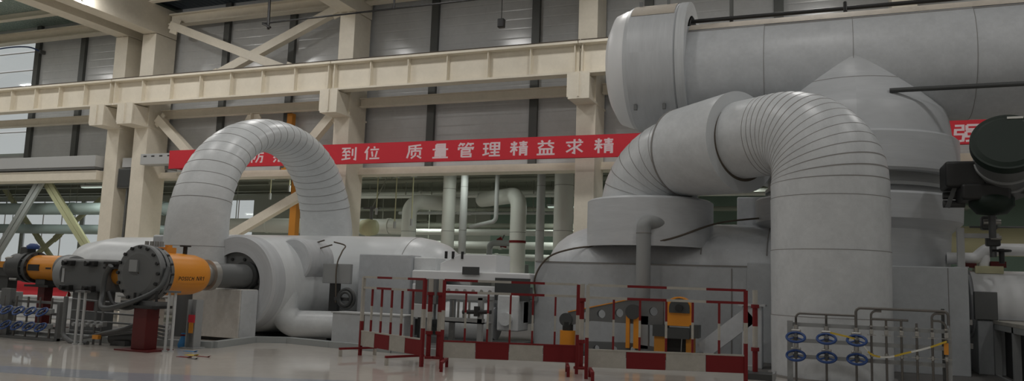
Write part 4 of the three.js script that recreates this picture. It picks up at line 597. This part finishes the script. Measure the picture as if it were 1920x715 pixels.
// ---------- valve racks
function handwheel(o, x, y, z, r, tilt) { // wheel with hub and three spokes
  const w = new THREE.Group(); w.name = 'handwheel'; w.position.set(x, y, z); w.rotation.x = tilt; o.add(w);
  part('rim', ring(r, r * 0.15, [0, 0, 0], 'y', 28, 8), M.blue, w, false); for (let k = 0; k < 3; k++) { const a = k * 2.094 + 0.5; part('spoke', bar([0, 0, 0], [r * Math.cos(a), 0, r * Math.sin(a)], r * 0.16, r * 0.1), M.blue, w); } part('hub', rod([0, -0.02, 0], [0, 0.02, 0], r * 0.28, 12), M.dark, w);
}
{ const o = thing('valve_rack', 'steel valve rack with six blue handwheels before the vertical pipe', 'rack', [0, 0, -11.0]);
  const x0 = -0.42, x1 = 1.47;
  part('upright', bx(x0, x0 + 0.07, 0, 0.82, -0.03, 0.03), M.grey, o); part('upright', bx(x1 - 0.07, x1, 0, 0.82, -0.03, 0.03), M.grey, o);
  for (const y of [0.775, 0.57, 0.365]) part('cross_bar', bx(x0 + 0.07, x1 - 0.07, y - 0.025, y + 0.025, -0.03, 0.01), M.grey, o); part('sill', bx(x0, x1, 0, 0.04, -0.1, 0.06), M.dark, o);
  const xs = [-0.31, 0.055, 0.405];
  for (const x of xs) {
    part('supply_tube', rod([x, 0.04, 0.05], [x, 0.86, 0.05], 0.014, 8), M.tube, o);
    for (const y of [0.68, 0.45]) { part('valve_body', [bx(x - 0.06, x + 0.06, y - 0.035, y + 0.035, 0.02, 0.1, 0.015), rod([x, y + 0.02, 0.06], [x, y + 0.09, 0.06], 0.03, 10)], M.steel, o); part('bonnet', rod([x, y - 0.02, 0.1], [x, y - 0.05, 0.19], 0.025, 8), M.dark, o); handwheel(o, x, y - 0.06, 0.22, 0.11, 0.52); }
  }
  const T2 = (pts, r = 0.014, b = 0.06) => part('tube', sweep(route(pts.map(p => [...p, 0.05]), b), r, 8), M.tube, o, false);
  T2([[-0.31, 0.8], [-0.31, 0.92], [0.4, 0.92]]); T2([[0.055, 0.8], [0.055, 0.92]]); T2([[0.405, 0.8], [0.405, 1.02], [1.44, 1.02], [1.44, 0.85]], 0.017); T2([[0.58, 0], [0.58, 0.99], [0.7, 0.99]]);
  T2([[0.58, 0.89], [1.0, 0.89]]);
  for (const [i, x] of [0.75, 0.92, 1.09].entries()) { part('tube', rod([x, 0, 0.05], [x, i < 2 ? 0.89 : 0.86, 0.05], 0.014, 8), M.tube, o); }
  T2([[1.26, 0], [1.26, 0.99], [1.4, 0.99]]); T2([[1.26, 0.9], [1.41, 0.9], [1.41, 0.1]], 0.013, 0.08);
  for (const x of [0.58, 0.75, 0.92, 1.09, 1.26, 1.41]) { part('needle_valve', [bx(x - 0.022, x + 0.022, 0.7, 0.76, 0.03, 0.09, 0.006), bx(x - 0.05, x + 0.05, 0.685, 0.695, 0.06, 0.08)], M.steel, o); part('fitting', [rod([x, 0.42, 0.05], [x, 0.47, 0.05], 0.022, 8), bx(x - 0.06, x + 0.06, 0.44, 0.448, 0.06, 0.08)], M.steel, o); part('fitting', rod([x, 0.79, 0.05], [x, 0.81, 0.05], 0.022, 8), M.steel, o); }
  part('tall_tube', rod([1.39, 0.1, -0.02], [1.39, 1.05, -0.02], 0.02, 8), M.dark, o);
  part('tag_plate', bx(1.38, 1.43, 0.5, 0.64, 0.07, 0.075), M.amber, o);
}
{ const o = thing('caution_tape', 'yellow and pink caution tape strung across the valve rack', 'tape'); const p = new THREE.CatmullRomCurve3([[0.1, 0.7, -10.8], [0.42, 0.62, -10.78], [0.58, 0.45, -10.9], [0.75, 0.43, -10.9], [0.95, 0.49, -10.9], [1.2, 0.57, -10.9], [1.41, 0.66, -10.91]].map(a => V(...a))).getPoints(42);
  for (let k = 0; k < 7; k++) part('tape_length', join(p.slice(k * 6, k * 6 + 6).map((a, i) => bar(a, p[k * 6 + i + 1], 0.005, 0.022))), k % 2 ? M.paper : M.yellow, o); }
{ const o = thing('valve_rack', 'steel rack with a row of blue handwheels at the left edge', 'rack', [0, 0, -9.2]);
  part('upright', bx(-12.72, -12.5, 0, 0.8, -0.05, 0.05), M.darkgrey, o); part('upright', bx(-11.42, -11.36, 0, 0.62, -0.03, 0.03), M.darkgrey, o); part('upright', bx(-13.7, -13.6, 0, 0.62, -0.03, 0.03), M.darkgrey, o);
  for (const y of [0.6, 0.42, 0.2, 0.1]) part('cross_bar', bx(-13.6, -11.4, y - 0.02, y + 0.02, -0.04, 0.0), M.darkgrey, o);
  for (let k = 0; k < 7; k++) { const x = -13.15 + k * 0.27; part('supply_tube', rod([x, 0.02, 0.04], [x, 0.68, 0.04], 0.016, 8), M.tube, o); for (const y of [0.46, 0.22]) { part('valve_body', bx(x - 0.06, x + 0.06, y - 0.03, y + 0.05, 0.02, 0.1, 0.015), M.grey, o); handwheel(o, x, y, 0.2, 0.09, 0.75); } }
  part('sill', bx(-13.7, -11.36, 0, 0.04, -0.15, 0.1), M.darkgrey, o);
}
{ const o = thing('control_cabinet', 'small grey cabinet at the left edge before the red cloth', 'cabinet'); part('body', bx(-13.1, -12.66, 0.5, 0.74, -9.5, -9.3, 0.01), M.grey, o); part('leg', [bx(-13.05, -13.0, 0, 0.5, -9.45, -9.35), bx(-12.75, -12.7, 0, 0.5, -9.45, -9.35)], M.grey, o); part('gauge', rod([-12.8, 0.62, -9.3], [-12.8, 0.62, -9.27], 0.05, 14), M.lightgrey, o); }
{ // tangle of tubing and frames left of the red post
  const o = thing('tubing_frame', 'grey tubing frame with curved guard between the valve rack and actuator', 'frame', [0, 0, -9.1]);
  part('guard_tube', sweep(route([[-11.15, 0.72, 0], [-11.15, 0.1, 0.0], [-10.95, 0.02, 0], [-10.6, 0.02, 0]], 0.14), 0.035, 10), M.darkgrey, o, false);
  for (const x of [-11.0, -10.85, -10.6, -10.45]) part('upright', rod([x, 0, -0.1], [x, 0.68, -0.1], 0.018, 8), M.darkgrey, o);
  for (const y of [0.68, 0.5, 0.35, 0.18]) part('rail', rod([-11.15, y, -0.12], [-9.7, y * 0.9, -0.5], 0.015, 8), M.darkgrey, o);
  for (let k = 0; k < 5; k++) part('valve_body', [bx(-10.95 + k * 0.13, -10.88 + k * 0.13, 0.28, 0.36, -0.12, -0.03, 0.01), rod([-10.92 + k * 0.13, 0.3, -0.04], [-10.92 + k * 0.13, 0.3, 0.03], 0.03, 8)], M.grey, o);
  for (let k = 0; k < 4; k++) part('tube', sweep(new THREE.CatmullRomCurve3([[-10.7 + k * 0.12, 0.1 + k * 0.03, 0], [-10.3 + k * 0.1, 0.16 + k * 0.04, -0.1], [-9.9, 0.2 + k * 0.05, -0.3], [-9.5, 0.12 + k * 0.06, -0.5]].map(a => V(...a))).getPoints(20), 0.02, 8), M.darkgrey, o, false);
  part('pump', [rod([-10.35, 0.12, -0.2], [-9.95, 0.12, -0.35], 0.1, 16), bx(-10.3, -10.0, 0, 0.08, -0.4, -0.15)], M.dark, o); part('orange_clip', bx(-10.45, -10.33, 0.1, 0.16, 0.0, 0.06), M.amber, o);
}
{ // second actuator unit further back
  const o = thing('valve_actuator', 'smaller orange valve actuator at the left edge above the red cloth', 'actuator', [0, 0, -11.0]);
  const y = 1.15, ax = (p, m, n) => part(n, lathe(p, [0, y, 0], 'x', 40), m, o, false);
  ax([[0.235, -14.35], [0.245, -14.3], [0.245, -13.6]], M.orange, 'cylinder'); ax([[0.3, -14.6], [0.3, -14.5], [0.26, -14.5], [0.26, -14.42], [0.3, -14.42], [0.3, -14.34], [0.2, -14.34]], M.dark, 'flange'); ax([[0.01, -15.1], [0.2, -15.05], [0.27, -14.9], [0.28, -14.6]], M.dark, 'end_cover');
  part('dome', latheS([[0.25, -13.62], [0.27, -13.5], [0.26, -13.35], [0.18, -13.2]], [0, y, 0], 'x', 32), M.darkgrey, o, false);
  part('name_plate', bx(-14.28, -13.98, y - 0.06, y + 0.06, 0.225, 0.255), M.black, o); part('slot', bx(-13.8, -13.66, y - 0.02, y + 0.01, 0.24, 0.25), M.black, o);
  for (let k = 0; k < 12; k++) { const a = k / 12 * 6.283; part('flange_bolt', rod([-14.62, y + 0.27 * Math.cos(a), 0.27 * Math.sin(a)], [-14.32, y + 0.27 * Math.cos(a), 0.27 * Math.sin(a)], 0.02, 6), M.black, o); }
  part('yoke', [bx(-15.4, -14.9, y - 0.2, y + 0.05, -0.15, 0.15, 0.03), bx(-14.75, -14.55, y + 0.2, y + 0.4, -0.1, 0.1, 0.02)], M.dark, o); part('blue_cap', latheS([[0.11, 0], [0.12, 0.06], [0.06, 0.11], [0.01, 0.11]], [-14.52, y + 0.36, 0.0], 'y', 18), M.blue, o, false); part('amber_block', bx(-15.2, -14.95, y - 0.02, y + 0.1, 0.15, 0.2), M.amber, o); part('steel_fitting', [rod([-15.0, y + 0.16, 0.18], [-14.8, y + 0.18, 0.18], 0.03, 8), rod([-14.8, y - 0.24, 0.2], [-14.6, y - 0.24, 0.2], 0.03, 8)], M.steel, o); part('spring_post', bx(-15.25, -15.0, y - 0.5, y - 0.2, -0.1, 0.1), M.dark, o);
  part('post', bx(-14.15, -13.97, 0.02, 0.78, -0.09, 0.09), M.deepred, o); part('post_head', bx(-14.4, -13.75, 0.78, 0.82, -0.2, 0.2), M.black, o); part('saddle', bx(-14.2, -13.95, 0.82, 0.93, -0.12, 0.12), M.dark, o); part('post_base', bx(-14.45, -13.7, 0, 0.02, -0.3, 0.3), M.deepred, o);
}
{ const o = thing('coupling_housing', 'dark grey bolted coupling housing between the two orange actuators', 'housing', [0, 0, -10.6]);
  const y = 1.06; part('body', bx(-12.85, -11.75, y - 0.3, y + 0.28, -0.3, 0.3, 0.06), M.darkgrey, o); part('left_rim', lathe([[0.2, -13.0], [0.33, -13.0], [0.33, -12.82], [0.2, -12.82]], [0, y, 0], 'x', 36), M.grey, o, false);
  for (const [x, v] of [[-12.6, 0.2], [-12.05, 0.2], [-12.6, -0.24], [-12.05, -0.24]]) part('lug', [bx(x - 0.12, x + 0.12, y + v - 0.05, y + v + 0.05, 0.28, 0.4, 0.02), rod([x, y + v, 0.38], [x, y + v, 0.46], 0.04, 8)], M.black, o);
  part('coupler', rod([-11.78, y, 0], [-11.45, y, 0], 0.16, 20), M.amber, o); part('right_ribs', [bx(-11.8, -11.5, y + 0.2, y + 0.24, -0.1, 0.3), bx(-11.8, -11.5, y + 0.12, y + 0.15, -0.1, 0.3)], M.black, o); part('front_strip', bx(-12.78, -12.72, y - 0.15, y + 0.1, 0.295, 0.31), M.lightgrey, o);
  part('pedestal', bx(-12.6, -12.0, 0.02, y - 0.3, -0.2, 0.2, 0.01), M.darkgrey, o); part('dark_panel', bx(-12.3, -12.05, 0.4, 0.6, 0.2, 0.205), M.deepred, o); part('base', bx(-12.8, -11.8, 0, 0.02, -0.3, 0.3), M.dark, o);
}
{ const o = thing('red_cloth', 'red cloth stretched behind the left actuator', 'cloth'); const g = new THREE.PlaneGeometry(9.2, 0.56, 60, 8), p = g.attributes.position; for (let i = 0; i < p.count; i++) p.setZ(i, 0.03 * Math.sin(p.getY(i) * 22) + 0.02 * Math.sin(p.getX(i) * 3.1)); g.computeVertexNormals(); part('cloth', g.translate(-22.35, 0.62, -14.5), S({ color: C(0.62, 0.03, 0.045), roughness: 0.7, side: THREE.DoubleSide }), o); part('frame', [bx(-26.95, -17.75, 0.9, 0.94, -14.6, -14.56), bx(-26.95, -17.75, 0.3, 0.34, -14.6, -14.56), bx(-26.95, -26.89, 0, 0.94, -14.6, -14.56), bx(-22.2, -22.14, 0, 0.94, -14.62, -14.58), bx(-17.81, -17.75, 0, 0.94, -14.6, -14.56)], M.deepred, o); }
{ const o = thing('white_crates', 'white crate standing under the red cloth behind the left rack', 'crate'); part('body', bx(-17.6, -15.9, 0, 0.45, -13.4, -12.9, 0.02), M.clad, o); part('lid', bx(-17.64, -15.86, 0.45, 0.49, -13.44, -12.86, 0.01), M.clad, o); o.name = 'white_crate'; }
{ const o = thing('concrete_block', 'pale concrete block behind the red post', 'block'); part('block', bx(-10.95, -10.2, 0, 0.72, -10.2, -9.95, 0.02), M.concrete, o); part('cover_plate', bx(-10.98, -10.17, 0.72, 0.74, -10.23, -9.92), M.grey, o); }
// ---------- tape marks on the floor
for (const [x, z, w, d, m, l] of [[-8.36, -8.92, 0.16, 0.1, 'yellow', 'yellow tape scrap on the floor near the pipe stand'], [-8.25, -8.66, 0.2, 0.09, 'red', 'larger red tape scrap on the floor near the pipe stand'], [-8.1, -8.86, 0.2, 0.05, 'red', 'narrow red tape scrap behind the larger one'], [-8.0, -8.56, 0.12, 0.05, 'dark', 'dark tape scrap beside the red ones'], [-8.75, -9.3, 0.2, 0.07, 'blueplastic', 'blue tape scrap at the foot of the pipe stand']]) { const o = thing('tape_scrap', l, 'tape', [x, 0, z]); part('strip', bx(-w / 2, w / 2, 0, 0.004, -d / 2, d / 2), M[m], o); part('curled_end', bar([w / 2 - 0.01, 0.004, 0], [w / 2 + 0.03, 0.02, 0], d * 0.8, 0.003), M[m], o); }
// ---------- things at the right edge
{ const o = thing('green_actuator', 'dark green round valve actuator at the right edge', 'actuator', [2.52, 3.4, -13.0]); const ax = V(-0.12, 0.42, 0.9).normalize();
  const at = s => [ax.x * s, ax.y * s, ax.z * s];
  part('disc', [rod(at(-0.02), at(0.12), 0.47, 48), rod(at(0.12), at(0.15), 0.44, 48, 0.38)], M.green, o, false); part('name_plate', bx(0.02, 0.22, 0.4, 0.43, -0.02, 0.0), M.paper, o); part('barrel', rod(at(-0.9), at(-0.02), 0.4, 40), M.darkgrey, o, false); part('rib', [rod(at(-0.4), at(-0.36), 0.42, 40), rod(at(-0.65), at(-0.61), 0.42, 40)], M.grey, o, false);
  part('gear_case', [bx(-0.75, -0.2, -0.55, -0.15, -1.0, -0.35, 0.05), bx(-0.55, 0.1, -0.75, -0.5, -0.9, -0.3, 0.05)], M.black, o); part('lower_ball', latheS([[0.01, -0.95], [0.2, -0.92], [0.3, -0.8], [0.3, -0.68], [0.2, -0.62]], [-0.12, -0.02, -0.55], 'y', 28), M.green, o, false); part('stem', rod([-0.12, -1.3, -0.55], [-0.12, -0.9, -0.55], 0.05, 10), M.dark, o); part('blue_motor', rod([0.42, -0.85, -0.5], [0.42, -0.6, -0.5], 0.1, 16), M.blue, o);
  part('bracket', [bx(-0.5, 0.9, -0.64, -0.58, -0.62, -0.5)], M.dark, o); part('column', [rod([0.5, -3.4, -0.6], [0.5, -0.6, -0.6], 0.05, 10), rod([0.72, -3.4, -0.6], [0.72, -0.6, -0.6], 0.05, 10)], M.mullion, o); part('flange_bolts', [0, 1, 2].map(k => rod([-0.72, -0.75 + 0.13 * k, -0.9], [-0.42, -0.75 + 0.13 * k, -0.9], 0.06, 10)), M.dark, o); part('link', bar([-0.72, -0.85, -0.45], [-0.6, -0.5, -0.45], 0.04, 0.06), M.dark, o);
}
{ const o = thing('instrument_stem', 'dark instrument stem with handwheel above the white right pipe', 'valve', [2.55, 0, -14.4]); part('stem', rod([0, 1.85, 0], [0, 2.75, 0], 0.05, 10), M.darkgrey, o); part('valve_body', [bx(-0.16, 0.06, 2.28, 2.5, -0.08, 0.1, 0.03), bx(-0.1, 0.1, 2.02, 2.2, -0.08, 0.08, 0.03)], M.dark, o); part('fitting', [rod([-0.14, 2.4, 0.1], [0.1, 2.4, 0.1], 0.05, 10), rod([-0.05, 2.15, 0.1], [0.1, 2.15, 0.1], 0.04, 10)], M.steel, o); part('side_tube', sweep(route([[-0.32, 2.33, 0], [1.05, 2.33, 0], [1.05, 4.2, 0]], 0.08), 0.016, 8), M.darkgrey, o, false); part('handwheel', ring(0.12, 0.02, [0.1, 1.95, 0.08], 'y', 24, 6), M.black, o, false); part('hub', rod([0.1, 1.75, 0.08], [0.1, 1.98, 0.08], 0.04, 8), M.black, o); }
{ const o = thing('bracket_frame', 'light grey steel angle frame right of the casing cone', 'frame', [0, 0, -14.2]); part('upright', bx(2.02, 2.12, 1.66, 2.3, -0.06, 0.04), M.lightgrey, o); part('arm', bx(2.12, 2.6, 2.14, 2.21, -0.05, 0.03), M.lightgrey, o); part('foot_plate', bx(1.98, 2.16, 1.66, 1.68, -0.1, 0.1), M.lightgrey, o); }
{ const o = thing('white_bend_pipe', 'white looped pipe on the right machine casing', 'pipe', [0, 0, -14.9]); part('pipe', sweep(route([[1.95, 1.84, 0], [2.38, 1.84, 0], [2.55, 2.0, 0], [4.0, 2.0, 0], [4.0, 1.3, 0]], 0.14), 0.1, 16), M.bright, o, false); part('saddle', bx(2.35, 2.75, 1.6, 1.72, -0.15, 0.15), M.paleyellow, o); part('red_band', [bx(2.14, 2.38, 1.69, 1.76, 0.02, 0.1), bx(2.58, 2.8, 1.7, 1.8, 0.02, 0.1)], M.deepred, o); part('leg', rod([2.5, 1.55, 0], [2.5, 1.9, 0], 0.09, 14), M.bright, o); }
{ const o = thing('machine_casing', 'white rounded machine casing at the right edge', 'machine'); part('barrel', rod([2.28, 1.1, -15.0], [6.5, 1.1, -15.0], 0.55, 48), M.bright, o, false); part('end_ring', rod([2.24, 1.1, -15.0], [2.28, 1.1, -15.0], 0.5, 48), M.cladB, o, false); part('grey_panel', bx(2.26, 2.58, 0.86, 1.3, -14.46, -14.36, 0.01), M.darkgrey, o); part('base', bx(2.3, 6.5, 0, 0.85, -15.6, -14.4, 0.02), M.box, o); part('stain_seam', bx(2.6, 6.5, 0.85, 0.87, -14.44, -14.4), M.seam, o); }
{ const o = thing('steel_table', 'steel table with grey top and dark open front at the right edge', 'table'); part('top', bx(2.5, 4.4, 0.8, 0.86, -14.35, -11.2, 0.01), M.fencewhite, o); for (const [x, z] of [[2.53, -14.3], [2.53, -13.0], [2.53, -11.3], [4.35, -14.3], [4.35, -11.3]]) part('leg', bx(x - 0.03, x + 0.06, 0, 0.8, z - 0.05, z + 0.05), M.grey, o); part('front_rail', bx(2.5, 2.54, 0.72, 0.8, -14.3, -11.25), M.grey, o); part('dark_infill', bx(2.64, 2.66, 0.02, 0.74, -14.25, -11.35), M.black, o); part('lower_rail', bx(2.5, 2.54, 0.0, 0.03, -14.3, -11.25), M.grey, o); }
{ const o = thing('drain_step', 'low dark drain tray beside the foot of the vertical pipe', 'tray'); part('tray', bx(-0.95, -0.62, 0, 0.08, -11.6, -11.2), M.dark, o); part('rim', [bx(-0.98, -0.95, 0, 0.1, -11.62, -11.18), bx(-0.62, -0.59, 0, 0.1, -11.62, -11.18)], M.grey, o); }

scene.traverse(o => { if (o.isMesh) { o.castShadow = true; o.receiveShadow = true; } if (o.isLight && o.shadow) o.castShadow = true; });
renderer.render(scene, camera);
